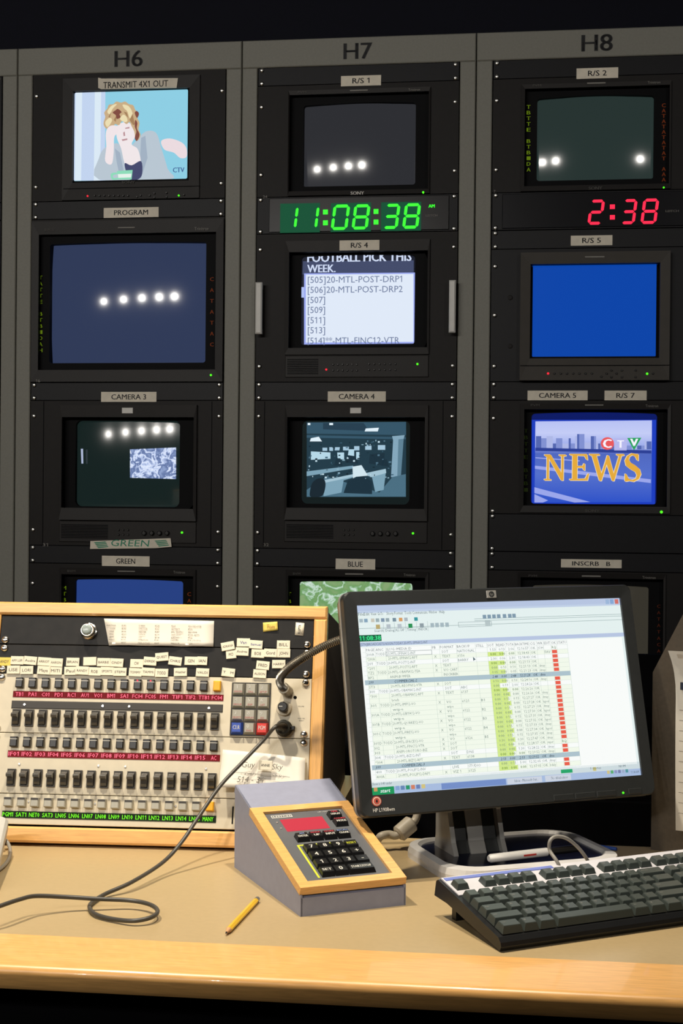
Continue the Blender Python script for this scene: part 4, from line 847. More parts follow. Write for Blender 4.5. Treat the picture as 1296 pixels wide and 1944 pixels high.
# ------------------------------------------------------------------ countdown timer box
TFL, TFR, TBL = at_z(570, 1740.7, DZ), at_z(769.8, 1718.4, DZ), at_z(451.4, 1645.6, DZ)
tu = (TFR - TFL).normalized(); tw = (TFR - TFL).length; td = (TBL - TFL).length
tn = Vector((0, 0, 1)).cross(tu)                       # into the desk
TB = Face(TFL, tu, tn)                                 # z is up
TM = TB.M
hf, hb = .0345, .1135
tm = thing('countdown_timer', 'lilac-grey wedge timer box with maple framed keypad', 'timer', TM)
m_lilac = mat('lilac_grey_laminate', '8f93a8', .5, var=.04, scale=80)
sl = math.atan2(hb - hf, td)
SF = Face(TFL + Vector((0, 0, hf)), tu, tn*math.cos(sl) + Vector((0, 0, 1))*math.sin(sl)); SL = td/math.cos(sl)
exx(MB(), [(0, 0), (0, hf - .012), (.0, hf - .012), (td, hb - .012), (td, 0)], .0006, tw - .0006).build('core', m_lilac, tm)
exx(MB(), [(0, 0), (0, hf - .009), (td*.74, hf + (hb-hf)*.74 - .003), (td*.74, hf + (hb-hf)*.74), (td, hb), (td, 0)], 0, .0025).build('side_board', m_lilac, tm)
exx(MB(), [(0, 0), (0, hf - .009), (td*.74, hf + (hb-hf)*.74 - .003), (td*.74, hf + (hb-hf)*.74), (td, hb), (td, 0)], tw - .0025, tw).build('side_board', m_lilac, tm)
def tf(o): o.matrix_basis = TM.inverted() @ SF.M; return o
yT = SF.p(480, 1535)[1]; yT = min(yT, SL*.9)
tf(MB().box(.0002, tw - .0002, yT + .0004, SL, -.012, 0).build('top_board', m_lilac, tm))
io = SF.r(0, 0, 1, 1)
ix0 = .0135; ix1 = tw - .0135; iy0 = SF.p(581, 1674.7)[1]; iy1 = SF.p(500, 1543)[1]
tf(MB().ring((-.0006, tw + .0006, -.0006, yT), (ix0, ix1, iy0, iy1), -.009, .0012).build('wood_frame', m_wood, tm))
pan = tf(MB().box(ix0, ix1, iy0, iy1, -.008, -.0025).build('faceplate', mat('grey_faceplate', '5d5f63', .4, var=.04), tm))
def sq(x, y): return SF.p(430 + x/3.503, 1460 + y/3.503, -.0025)
zt = -.0022
dsp = [sq(360, 340), sq(640, 315), sq(677, 390), sq(400, 420)]
xa, xb = (dsp[0][0]+dsp[3][0])/2, (dsp[1][0]+dsp[2][0])/2; ya, yb = (dsp[2][1]+dsp[3][1])/2, (dsp[0][1]+dsp[1][1])/2
tf(MB().box(xa, xb, ya, yb, -.003, -.0019).build('red_display_window', mat('red_display_window', 'e4384c', emit=.95), tm))
m_tk = mat('timer_key_black', '1a1a1b', .25, spec=.6); m_tw = mat('timer_print_white', 'e4e2da', .6); m_tr = mat('timer_print_red', 'd84050', .6); m_ty = mat('timer_line_yellow', 'c8cc30', .6); m_tb = mat('timer_print_blue', '8fa4d8', .6)
pitch = (sq(648, 530)[0] - sq(560, 540)[0]); vp = abs(sq(597, 590)[1] - sq(560, 540)[1])
def tkey(x, y, wd, ht, s, ms, top=None, mt=None, big=False):
    k = tf(MB().cap(x - wd/2, x + wd/2, y - ht/2, y + ht/2, -.0025, .0035, wd*.06, ht*.14, ht*.06).build('key', m_tk, tm))
    if s: text('lettering', s, x, y + ht*(.02 if not top else -.12), ht*(.42 if big else .28), .0038, ms, k, wd=None if len(s) < 3 else min(wd*.75, ht*.26*len(s)), bold=.02)
    if top: text('key_caption', top, x, y + ht*.26, ht*.2, .0038, mt, k, bold=.02)
kx0, ky0 = sq(560, 540); ky0 = (sq(560, 540)[1] + sq(738, 525)[1])/2; kx0 = sq(560, 540)[0]
rowsT = [['7', '8', '9', 'RESET'], ['4', '5', '6', '+'], ['1', '2', '3', '-'], ['SET', '0', None, None]]
for r_, rw in enumerate(rowsT):
    for c_, s in enumerate(rw):
        if s: tkey(kx0 + c_*pitch, ky0 - r_*vp, pitch*.95, vp*.9, s, m_ty if s == 'RESET' else m_tw, None, None, len(s) == 1)
tkey(kx0 + 2.5*pitch, ky0 - 3*vp, pitch*1.95, vp*.9, 'START/STOP', m_tw)
fy = (sq(503, 468)[1] + sq(772, 440)[1])/2; fx = sq(503, 468)[0]; fxe = sq(772, 440)[0]
for k, (s, tp, mt) in enumerate((('ENTER', 'AM', m_tb), ('UP', 'MODE', m_tr), ('INPUT', 'STORE', m_tr), ('CLEAR', 'RECALL', m_tb))): tkey(fx + (fxe-fx)*k/3, fy, pitch*.95, vp*.85, s, m_tw, tp, mt)
for x, y, s, tp in ((717, 318, 'DISPLAY', 'TIME'), (757, 363, 'MODE', 'COUNT')): a, b = sq(x, y); tkey(a, b, pitch*.98, vp*.85, s, m_tw, tp, m_tr)
mb = MB(); lx = kx0 - pitch*.62; ly = ky0 + vp*.66
mb.rect(lx - .0028, lx, ky0 - 3.45*vp, ly + .0025, zt); mb.rect(lx, kx0 + 2.6*pitch, ly, ly + .0025, zt); mb.build('keypad_outline', m_ty, tm); 
for o in tm.children:
    if o.name.startswith('keypad_outline'): tf(o)
a, b = sq(366, 316); o = tf(MB().ring((a - .0145, a + .0145, b - .0034, b + .0034), (a - .0137, a + .0137, b - .0026, b + .0026), -.003, -.002).build('brand_badge', m_tw, tm)); text('lettering', 'LEITCH', a, b, .0036, -.002, m_tw, o, wd=.024, bold=.03)
a, b = sq(683, 281); tf(text('lettering', 'UP / DOWN TIMER', a, b, .0024, zt, m_tw, tm, wd=.034, bold=.01))
for x, y in ((335, 358), (361, 397)): a, b = sq(x, y); tf(MB().lathe(a, b, [(.0014, -.0025), (.0012, -.0015)], 8).build('indicator_light', mat('unlit_indicator', 'a89a94', .4), tm))
# ------------------------------------------------------------------ pencil
pa, pb = at_z(428, 1772, DZ + .0036), at_z(488.5, 1707, DZ + .0036)
pd = (pb - pa); L_ = pd.length; px_ = pd.normalized(); 
PF = Face(((pa+pb)/2 - Vector((0, 0, .0036))), px_, Vector((0, 0, 1)).cross(px_))
t = thing('pencil', 'short yellow pencil lying on the beige desk', 'pencil', PF.M)
def along(a, b, ra, rb, n): return MB().tube([(-L_/2 + a, 0, .0036), (-L_/2 + b, 0, .0036)], 0, n, [ra, rb])
along(.014, L_ - .008, .0036, .0036, 6).build('barrel', mat('yellow_pencil_paint', 'e6b80c', .3, coat=.3), t)
along(.004, .014, .0012, .0035, 12).build('sharpened_wood', mat('bare_pencil_wood', 'c8966a', .6), t); along(0, .004, .0003, .0012, 10).build('lead', mat('graphite', '2a2a2c', .4), t)
along(L_ - .008, L_, .0036, .0035, 12).build('ferrule', mat('aluminium_ferrule', 'b8b4ac', .3, metal=.9), t)
# ------------------------------------------------------------------ computer monitor
my, mt_, mr = .32908, .23801, .01294
mu = Vector((math.cos(my), math.sin(my), 0)); mn = Vector((-math.sin(my), math.cos(my), 0)); mv = Vector((0, 0, 1))*math.cos(mt_) + mn*math.sin(mt_)
mu2 = mu*math.cos(mr) + mv*math.sin(mr); mv2 = mv*math.cos(mr) - mu*math.sin(mr)
LF = Face((.22503, 1.98147, -.26155 + EZ), mu2, mv2)
bc = Vector((.246, 2.012, DZ)); BF = Face(bc, mu, mn)     # base frame: x right, y back, z up
lcd = thing('computer_monitor', 'black widescreen computer monitor showing a rundown spreadsheet', 'monitor', BF.M)
def lf(o): o.matrix_basis = BF.M.inverted() @ LF.M; return o
m_lb = mat('black_monitor_plastic', '2a2c2c', .36, var=.06, scale=150, spec=.5); m_silver = mat('silver_plastic', 'a8a6a2', .35, metal=.4)
hx, hy = .204, .1275; bl, bt, bb = .0185, .0195, .0285
def rframe(o, i, rad, z0, z1):
    mb = MB(); A = rrect(o, rad, 6); n = len(A); cx, cy = (i[0]+i[1])/2, (i[2]+i[3])/2; B = []
    for x, y in A:
        B.append((min(max(x, i[0]), i[1]), min(max(y, i[2]), i[3])))
    B2 = [(i[1], i[3])]*7 + [(i[0], i[3])]*7 + [(i[0], i[2])]*7 + [(i[1], i[2])]*7
    A2 = [(x*.992, y*.989) for x, y in A]
    v = [(x, y, z0) for x, y in A] + [(x, y, z1 - .003) for x, y in A] + [(x, y, z1) for x, y in A2] + [(x, y, z1 - .001) for x, y in B2] + [(x, y, -.003) for x, y in B2]
    f = []
    for k in range(n):
        j = (k+1) % n
        for q in range(4): f.append((q*n+k, q*n+j, (q+1)*n+j, (q+1)*n+k))
    return mb.add(v, [tuple(dict.fromkeys(x)) for x in f])
outer = (-hx - bl, hx + bl, -hy - bb, hy + bt)
lf(rframe(outer, (-hx, hx, -hy, hy), .011, -.012, .005).build('bezel', m_lb, lcd))
oo = (outer[0] - .0006, outer[1] + .0006, outer[2] - .0006, outer[3] + .0006)
lf(MB().prism(rrect(oo, .0115, 6), -.018, -.0118).build('trim_band', m_silver, lcd))
bk = MB(); A = rrect(outer, .011, 6); Bk = rrect((-.15, .15, -.1, .09), .02, 6); n = len(A)
bk.add([(x, y, -.018) for x, y in A] + [(x*.985, y*.98, -.034) for x, y in A] + [(x, y, -.062) for x, y in Bk], [(k, (k+1) % n, n+(k+1) % n, n+k) for k in range(n)] + [(n+k, n+(k+1) % n, 2*n+(k+1) % n, 2*n+k) for k in range(n)] + [tuple(range(2*n, 3*n)), tuple(range(n))[::-1]])
lf(bk.build('back_shell', m_lb, lcd))
scr = lf(MB().box(-hx, hx, -hy, hy, -.004, 0).build('screen', mat('lcd_white', 'e8f5f4', emit=.95), lcd))
def q(px, py): return LF.p(px, py, 0)
def W(nm, c, e=.93): return mat('lcd_' + nm, c, emit=e)
def SX(px, py=1232): return LF.p(px, py - (px - 700)*.045, 0)[0]
Z1, Z2, Z3, Z4 = .0002, .0004, .0006, .0008
def strip(nm, m, y0, y1, x0=-hx, x1=hx, z=Z1): return MB().rect(x0, x1, y0, y1, z).build(nm, m, scr)
y_ = lambda px, py: q(px, py)[1]
strip('title_bar', W('title', 'bccbe8', .93), hy - .0075, hy); strip('title_bar', W('title_light', 'c6d6ee', .92), hy - .0105, hy - .0075)
ysep = y_(690, 1224.5); strip('window_bar', W('title', 'bccbe8', .93), ysep - .002, ysep + .0035)
for yy in (hy - .0235, ysep + .0225, ysep + .028): strip('rule_line', W('rule', '9cb4b4', .85), yy - .0003, yy + .0003, -.03 if yy > hy - .03 else -hx, hx)
rows0 = y_(696, 1243.2); rows26 = y_(729, 1474.4); rh = (rows0 - rows26)/26
colx = [SX(p) for p in (687, 693, 711, 731, 818, 833, 865, 901, 923, 940, 958, 975, 1003.7, 1017, 1030, 1044, 1055, 1075)]
top = rows0 + rh*1.5; bot = rows26 - rh*.5
strip('table_page', W('page', 'fafdfb', .98), bot - .004, top + .001, colx[0] - .003, hx - .004)
g1 = MB(); g2 = MB(); g3 = MB(); g4 = MB()
ROWS = [('200A','TODD','20-MTL-SPINA12-INT','','SOT','NATIONAL','','1:53','0:13','2:06','12:16:57','OK','JOH',''), ('*200A','','20-MTL-SPINA12-RPT','X','TEXT','6156','','0:00','0:00','0:00','12:18:43','OK','','FAV'), ('201','TODD','20-MTL-POST12-INT','','SOT','BARRY','','2:30','0:06','2:30','12:18:43','OK','',''), ('*201','','20-MTL-POST12-RPT','X','TEXT','','','0:00','0:00','0:00','12:21:13','OK','',''), ('TZ2','TODD','20-MTL-OBAMA12-TEA','X','V/O CART','','','0:00','0:10','0:10','12:21:13','OK','dmay',''), ('BP2','','ANIM-BUMPER','','INSCRIBER','','','0:05','0:00','0:05','12:21:23','OK','dmay',''), ('299','','COMMERCIAL-2','','','','','2:48','0:00','2:48','12:21:28','OK','dma',''), ('ST3','','20-MTL-REOPN12-VTR','X','SOT','','','0:10','0:00','0:10','12:24:16','OK','dmay',''), ('300','TODD','20-MTL-OBAMA12-INT','','SOT','ABC','','0:00','0:19','2:00','12:24:26','OK','',''), ('*300','','20-MTL-OBAMA12-RPT','X','TEXT','6137','','0:00','0:00','0:00','12:26:26','OK','',''), ('','','briefs','','','','','0:00','0:00','0:00','12:26:26','OK','dmay','')]
for n_, nm, cd_, b_ in (('301', 'IMF12', '6121', 'B1'), ('301A', 'LIBYA12', '6122', 'B2'), ('301B', 'QUAKE12', '6122', 'B3'), ('301C', 'FIRE12', '6122', 'B4'), ('301D', 'SPACE12', '6126', 'B5')):
    ROWS.append((n_, 'TODD', '20-MTL-%s-VO' % nm, 'X', 'VO', cd_, b_, '0:00', '0:15', '0:15', '12:27:%02d' % (16 + len(ROWS)), 'OK', 'dmay', ''))
    if n_ != '301D': ROWS.append(('', '', '     wipe', '', 'wipe', '', '', '0:00', '0:00', '0:00', '12:27:%02d' % (16 + len(ROWS)), 'OK', 'kgoul', ''))
ROWS += [('302','','20-MTL-FINC12-VTR','X','SOT','','','0:30','0:00','0:30','12:27:47','OK','dmay',''), ('303','','ANIM-OROTORO-BIZ','X','SOT','','','0:05','0:00','0:05','12:28:17','OK','mper',''), ('304','TODD','20-MTL-BIZ12-INT','','SOT','DNS','','0:00','0:00','1:30','12:28:22','OK','dmay',''), ('*304','','20-MTL-BIZ12-RPT','X','TEXT','6138','','0:00','0:00','0:00','12:29:52','OK','dmay',''), ('399','','COMMERCIAL-3','','','','','2:13','0:00','2:13','12:29:52','OK','dma',''), ('400','TODD','20-MTL-POLIP12-INV','','LIVE','STUDIO','','0:00','0:15','5:00','12:32:05','OK','dmay',''), ('400A','','20-MTL-POLIP12-DRP1','X','VIZ 1','6125','','0:00','0:00','0:00','12:37:05','OK','bdaly','')]
HEADS = ['PAGE', 'ANC', 'SLUG /MEDIA ID', 'PB', 'FORMAT', 'BACKUP', 'STILL', 'SOT', 'READ', 'TOTA', 'BACKTIME', 'CG', 'WR', 'EDIT', 'OK', 'STATU']
tg, td_, tb_, th_ = MB(), MB(), MB(), MB(); th = rh*.56
for c_, s in enumerate(HEADS): put(th_, s, colx[c_+1] + .0008, rows0 + rh, th, Z4, al='l', res=1, wd=min(textw(s, th, 1), colx[c_+2] - colx[c_+1] - .002))
gl = MB()
for x in colx[1:]: gl.rect(x - .00015, x + .00015, bot, top, Z3)
for k in range(29): gl.rect(colx[0], colx[-1], top - k*rh - .0001, top - k*rh + .0001, Z3)
for i_, rw in enumerate(ROWS[:27]):
    yc = rows0 - i_*rh; comm = rw[2].startswith('COMM')
    if comm: g2.rect(colx[0], colx[-1], yc - rh/2, yc + rh/2, Z2)
    elif rw[3] or rw[1] == '' : g1.rect(colx[1], colx[-1], yc - rh/2, yc + rh/2, Z2)
    if not comm:
        if i_ not in (0, 2, 6): g3.rect(colx[8], colx[9], yc - rh/2, yc + rh/2, Z2 + .0001)
        if i_ % 2 or i_ > 8: g3.rect(colx[9], colx[10] - .004*(i_ % 2), yc - rh/2, yc + rh/2, Z2 + .0001)
    for c_, s in enumerate(rw):
        if not s: continue
        x = colx[c_+1] + .0008 + (.003 if c_ in (7, 8, 9, 10) else .002 if c_ in (3, 4) else 0) + (.008 if comm and c_ == 2 else .002 if c_ == 2 and not rw[1] else 0)
        put(td_ if comm else tb_ if (s == '0:00' and i_ in (1, 3, 9, 23, 26)) else tg, s, x, yc, th, Z4, al='l', res=1, wd=min(textw(s, th, 1), colx[c_+2] - x - .0012) if not comm and c_ != 2 else textw(s, th, 1)*.9, shear=.2 if comm else 0, bold=.01 if comm or (s == '0:00') else 0)
    if i_ in (0, 21): put(tb_, 'RQ', colx[15] + .001, yc, th, Z4, al='l', res=1)
    elif not comm: g4.rect(colx[15] + .0006, colx[16] - .0006, yc - rh*.38, yc + rh*.38, Z3 + .0001)
for mb, nm, m in ((g1, 'row_tint', W('rowgreen', 'f3faec', .98)), (g2, 'row_band', W('band', 'b4cbd6', .9)), (g3, 'time_cells', W('lime', 'd8f08c', .95)), (g4, 'status_cells', W('statred', 'f0604c', .93)), (gl, 'grid_lines', W('grid', 'b9cfc4', .88)), (tg, 'table_text', W('txt', '7c9690', .8)), (td_, 'band_text', W('txtdark', '2f4a5c', .6)), (tb_, 'bold_text', W('txtgreen', '4a8a2c', .7)), (th_, 'heading_text', W('txth', '78888c', .8))): mb.build(nm, m, scr, stuff=True)
a = rows0; MB().ring((colx[3], colx[4], a - rh/2, a + rh/2), (colx[3] + .0004, colx[4] - .0004, a - rh/2 + .0004, a + rh/2 - .0004), Z3, Z4).build('cell_cursor', W('cellcur', '6c8088', .6), scr)
# menus, tool buttons, clock, task bar
mb = MB(); my0 = y_(690, 1166)
for s, px in zip('File Edit View GoTo Story Format Tools Communicate Window Help'.split(), (679, 690, 703, 716, 733, 748, 767, 782, 813, 833)): put(mb, s, LF.p(px, 1166 - (px-690)*.03)[0], my0, .0042, Z4, al='l', res=1, wd=.00205*len(s))
for s, px in zip(('Search', 'Dialog', 'ALL CAP', 'Timing', 'INSCR'), (710, 731, 750, 772, 794)): put(mb, s, LF.p(px, 1196)[0], y_(716, 1197.5), .0034, Z4, al='l', res=1, wd=.013)
mb.build('menu_text', W('menu', '5f7680', .7), scr, stuff=True)
def icon(px, py, w_, h_, col, nm='tool_icon'): x, y = q(px, py); MB().rect(x - w_/2, x + w_/2, y - h_/2, y + h_/2, Z3).build(nm, W('icon' + col, col, .85), scr)
for k, px in enumerate((685, 694, 707, 716, 726, 735, 748, 760, 770, 789)): icon(px, 1178.5 - (px-685)*.03, .0052, .005, ('b2c6d0', '8fb0c8', 'd8d4c4', 'a8bcc0', '88a0b8', 'a0b4bc', '7f98a8', 'e8a868', 'b8c4cc', '38a0a8')[k])
for k, px in enumerate((717, 737, 758, 778.5, 800)): icon(px, 1190 - (px-717)*.03, .006, .006, ('c8b478', 'c0ccd4', 'c4d0d8', '209a58', '98a8b0')[k])
for k in range(5): icon(713.5 + 21*k + 10, 1194 - .7*k, .0164, .0004, 'a4b8bc', 'button_edge'); x, y = q(727.5 + 21*k, 1191.5 - .7*k); MB().rect(x - .0002, x + .0002, y - .007, y + .007, Z2).build('button_edge', W('icona4b8bc', 'a4b8bc'), scr)
for k, px in enumerate((820, 829, 838.5, 848)): icon(px, 1187 - k*.3, .0054, .006, 'b0c4cc')
for k, px in enumerate((919, 928, 937, 946, 957, 967, 975)): icon(px, 1171 - k*.35, .0055, .0055, '88a4b8')
x, y = q(898, 1185); MB().ring((x - .023, x + .028, y - .0035, y + .0035), (x - .0225, x + .0275, y - .003, y + .003), Z2, Z3).build('slider_track', W('track', '94a8ac', .8), scr); icon(925, 1183, .008, .007, 'c2d2d4')
for k, px in enumerate((1152, 1160.5, 1169.5)): icon(px, 1142.5 - k*.2, .0058, .0068, ('a8c4e8', '90b4e4', 'e07a70')[k], 'window_button')
x, y = q(702, 1211.5); o = MB().rect(x - .0165, x + .0165, y - .0044, y + .0044, Z2).build('clock_field', W('clockbg', '0a6a48', .7), scr)
text('clock_text', '11:08:38', x, y, .0058, Z4, W('clocktx', '40f090', 1.), scr, wd=.031, bold=.015)
text('window_title', '[STN]BROADCASTS.NOON.TODAY.20-MTL-SPINA12-INT', *q(748, 1221.5), .0034, Z4, W('menu', '5f7680', .7), scr, wd=.098)
strip('task_bar', W('task', 'aec4e8', .9), -hy, -hy + .0095); strip('status_bar', W('stat', 'd4e2e6', .92), -hy + .0095, -hy + .019)
MB().rect(-hx, -hx + .0325, -hy, -hy + .0098, Z2).build('start_button', W('start', '18a060', .85), scr); text('start_text', 'start', -hx + .02, -hy + .005, .0048, Z4, W('white', 'f0fff4', 1.), scr, wd=.014, shear=.2, bold=.02)
icon(712.5, 1499, .005, .005, 'd8a468')
for k, c in enumerate(('8fb0e0', '6c90c0', '28a070', 'e08868', '7088c0', 'e0d088')): icon(754 + 9.8*k, 1496 - .65*k, .0055, .0055, c)
for x0, x1, c in ((.042 - .14, .0, '7894d0'), (.0, .055, 'd4dcea'), (.058, .1, 'd4dcea')): MB().rect(x0 - .005, x1 - .007, -hy + .0008, -hy + .0088, Z2).build('task_button', W('tb' + c, c, .9), scr)
mb = MB(); put(mb, 'Inbox - Microsoft Out...', .006, -hy + .005, .0036, Z4, al='l', res=1, wd=.036); put(mb, '76 - tblcalculator', .062, -hy + .005, .0036, Z4, al='l', res=1, wd=.026); put(mb, '11:08 AM', hx - .016, -hy + .005, .0036, Z4, al='l', res=1, wd=.013); put(mb, 'Show is 0:40 under', -hx + .002, -hy + .0145, .0036, Z4, al='l', res=1, wd=.028); put(mb, '0 stories', hx - .08, -hy + .0145, .0034, Z4, al='l', res=1); put(mb, 'NUM', hx - .034, -hy + .0145, .0034, Z4, al='l', res=1); mb.build('status_text', W('menu', '5f7680', .7), scr, stuff=True)
icon(1075, 1464, .018, .005, '20b070'); icon(1128, 1460, .005, .005, 'd8d088')
for k, c in enumerate(('e0d090', '60b878', '98a0d0', '8088b8', 'a8b8d8', '58a0a8')): icon(1154 + 7*k, 1466 - .5*k, .0042, .0045, c)
mb = MB(); x, y = q(897, 1247); mb.flat([(x, y), (x + .004, y - .0042), (x + .0018, y - .0044), (x, y - .006)], Z4); mb.build('mouse_pointer', W('ptr', '708890', .6), scr)
# bezel marks
zb = .0053
x, y = LF.p(932.5, 1128, zb); o = lf(MB().box(x - .0075, x + .0075, y - .0052, y + .0052, .0048, .0056, .0004).build('brand_badge', m_silver, lcd)); o.data.materials[0] = m_silver
bd = MB(); bd.lathe(x, y, [(.0042, .0055), (.0042, .0058)], 20); bd.build('badge_disc', m_lb, o); text('lettering', 'hp', x, y, .0034, .006, m_silver, o, shear=.3, bold=.01)
x, y = LF.p(714.8, 1521, zb); o = lf(MB().cyl(x, y, .0045, .0054, .0066, 24).build('round_sticker', mat('red_sticker', 'c8584a', .5), lcd)); MB().cyl(x, y, .005, .0056, .0054, 24).build('sticker_ring', m_label, o); MB().cyl(x, y, .005, .0058, .0044, 24).build('sticker_field', mat('red_sticker', 'c8584a'), o); MB().prism([(x - .0016, y), (x, y + .0028), (x + .0016, y), (x, y - .0024)], .005, .006).build('sticker_mark', m_ink, o)
x, y = LF.p(728.5, 1537, zb); lf(text('lettering', 'HP L1908wm', x, y, .0048, zb, m_handle, lcd, wd=.0305))
for px, wd in ((1070, .032), (1111, .033), (1151, .031), (1205, .022)):
    x, y = LF.p(px, 1513 - (px - 1070)*.085, zb); lf(MB().box(x - wd/2 + .0006, x + wd/2 - .0006, y - .0038, y + .0038, .0045, .0058, .0006).build('button', m_lb, lcd))
x, y = LF.p(1182.6, 1505, zb); lf(MB().lathe(x, y, [(.0016, .005), (.0014, .006)], 10).build('power_light', m_green, lcd))
# stand
m_base = mat('dark_glossy_base', '0e1226', .2, var=.05, coat=.3); m_rim = mat('silver_base_rim', 'c8c6c4', .35)
bo = rrect((-.135, .135, -.1, .1), .05, 8); n = len(bo); bi = [(x*.9, y*.86 + .004) for x, y in bo]
MB().add([(x, y, 0) for x, y in bo] + [(x, y, .008) for x, y in bo] + [(x*.985, y*.98, .016) for x, y in bo] + [(x, y, .0175) for x, y in bi] + [(x*.97, y*.97, .012) for x, y in bi], [tuple(range(n))[::-1]] + [(a*n+k, a*n+(k+1) % n, (a+1)*n+(k+1) % n, (a+1)*n+k) for a in range(4) for k in range(n)] + [tuple(range(4*n, 5*n))]).build('base', m_rim, lcd)
MB().prism([(x*.965, y*.965) for x, y in bi], .011, .0135).build('base_inlay', m_base, lcd)
zl = inv2 = BF.M.inverted() @ LF.M
nb = zl @ Vector((0, -.06, -.062)); nt = zl @ Vector((0, .02, -.06))
def neck(x0, x1, pts, m, nm):
    mb = MB(); v = []
    for (y, z, th) in pts: v += [(x0, y - th/2, z), (x1, y - th/2, z), (x1, y + th/2, z), (x0, y + th/2, z)]
    f = [(0, 3, 2, 1)] + [(4*k+a, 4*k+(a+1) % 4, 4*k+4+(a+1) % 4, 4*k+4+a) for k in range(len(pts)-1) for a in range(4)] + [tuple(4*(len(pts)-1)+a for a in range(4))]
    return mb.add(v, f).build(nm, m, lcd)
cx = nb.x - .022
curve = [(.035, .0135, .06), (.038, .03, .045), (.045, .07, .03), (nb.y + .02, nb.z - .01, .03), (nt.y + .014, nt.z, .03)]
neck(cx - .034, cx + .034, curve, m_lb, 'neck'); neck(cx - .041, cx - .034, [(a - .006, b, c + .012) for a, b, c in curve], m_silver, 'neck_side'); neck(cx + .034, cx + .041, [(a - .006, b, c + .012) for a, b, c in curve], m_silver, 'neck_side')
neck(cx - .012, cx + .012, [(a - c/2 - .003, b, .004) for a, b, c in curve[:4]], m_silver, 'neck_spine')
# monitor cable with ferrite, blue cable, marker
Y0 = 2.075
def cable(nm, label, pts, r, m, extra=None):
    o = pts[len(pts)//2]; b0 = Vector((o.x, o.y, o.z)); T = thing(nm, label, 'cable', Matrix.Translation(b0)); fine = [p - b0 for p in catmull(pts, 8)]
    smoothed(MB().tube(fine, r, 10).build('cord', m, T)); return T, b0, fine
T, b0, fine = cable('video_cable', 'thick beige video cable with ferrite bead hanging under the monitor', [at_y(800, 1500, 2.09), at_y(794, 1535, 2.085), at_y(787, 1558, 2.08), at_y(768, 1574, 2.07), at_y(752, 1586, 2.065), at_y(738, 1584, 2.065), at_y(722, 1588, 2.06), at_z(712, 1602, DZ + .006), at_z(690, 1618, DZ + .006), at_z(640, 1622, DZ + .006)], .0058, mat('beige_cable', 'b4aa98', .45))
p0, p1 = at_y(783, 1561, 2.078) - b0, at_y(755, 1585, 2.066) - b0
smoothed(MB().tube([p0, p0 + (p1-p0)*.1, p0 + (p1-p0)*.9, p1], .013, 18, [.009, .0125, .0125, .009]).build('ferrite_bead', mat('beige_cable', 'b4aa98'), T))
cable('network_cable', 'thin blue cable on the desk behind the monitor base', [at_z(880, 1612, DZ + .003), at_z(960, 1601, DZ + .003), at_z(1040, 1597, DZ + .003), at_z(1110, 1603, DZ + .003), at_z(1170, 1612, DZ + .003)], .0026, mat('blue_cable', '2c50a0', .4))
ma, mb_ = at_z(927, 1630, DZ + .0225), at_z(1097, 1610, DZ + .0235); MFv = (mb_ - ma); ML = MFv.length; mx = MFv.normalized()
MFc = Face((ma + mb_)/2, mx, Vector((0, 0, 1)).cross(mx)); t = thing('marker_pen', 'white felt marker with black cap lying on the monitor base', 'marker', MFc.M)
def mk(a, b, ra, rb): return MB().tube([(-ML/2 + a, 0, 0), (-ML/2 + b, 0, 0)], 0, 16, [ra, rb])
smoothed(MB().tube([(-ML/2, 0, 0), (-ML/2 + .003, 0, 0), (ML*.14, 0, 0)], 0, 16, [.004, .0058, .006]).build('barrel', mat('white_marker_plastic', 'e2e0dc', .35), t))
smoothed(mk(ML*.64, ML, .0056, .0052).build('cap', m_cb, t)); MB().box(-.02, .0, -.0062, -.0056, -.0012, .0012).build('barrel_print', mat('red_print', 'c03028'), t)
# ------------------------------------------------------------------ keyboard
ky, kt_ = .43771, .20722
ku = Vector((math.cos(ky), math.sin(ky), 0)); kn = Vector((-math.sin(ky), math.cos(ky), 0)); kv = kn*math.cos(kt_) + Vector((0, 0, 1))*math.sin(kt_)
KF = Face((.1494*1.012, 1.65998*1.012, -.45484*1.012 + EZ), ku, kv); u1 = .01928
kx0_, kx1_ = -.0065, 22.75*u1 + .008; kyf, kyb = -.0945, .0595
m_kc = mat('black_keyboard_plastic', '17181a', .35, var=.08); m_ks = mat('silver_keyboard_plastic', 'cccad0', .4)
_fr = KF.at(0, kyf, 0); KB_ = Face((KF.at(kx0_, kyf).x, KF.at(kx0_, kyf).y, DZ), ku, kn)
kbd = thing('computer_keyboard', 'black computer keyboard with silver upper strip beside the timer', 'keyboard', KB_.M)
KI = KB_.M.inverted() @ KF.M
def kf(o): o.matrix_basis = KI; return o
# underside height under the key plane at the front edge: down to the worktop
zb_f = -(KF.at(0, kyf).z - DZ)/math.cos(kt_) + .0012
kf(exx(MB(), [(kyf, zb_f), (kyf - .002, zb_f + .006), (kyf, -.0135), (kyf + .006, -.0098), (.012, -.0085), (kyb - .004, -.0085), (kyb, -.012), (kyb, -.031), (kyb - .03, zb_f - .003), (kyf + .02, zb_f)], kx0_, kx1_).build('case', m_kc, kbd))
kf(exx(MB(), [(.0105, -.0086), (.0105, -.0072), (kyb - .004, -.0066), (kyb + .0006, -.0105), (kyb + .0006, -.013), (kyb - .001, -.013), (kyb - .002, -.0086)], kx0_ + .004, kx1_ - .004).build('upper_strip', m_ks, kbd))
kf(MB().box(kx0_ + .006, .155, kyb - .013, kyb - .006, -.0072, -.0058, .0006).build('shortcut_bar', mat('lilac_blue_plastic', '6a78c0', .3), kbd))
for fx in (.02, .4):
    a = KB_.M.inverted() @ KF.at(fx, kyb - .022, -.028); MB().prism([(a.x - .012, a.y - .006), (a.x + .012, a.y - .006), (a.x + .012, a.y + .004), (a.x - .012, a.y + .004)], 0, a.z).build('foot', m_kc, kbd)
_km = {}
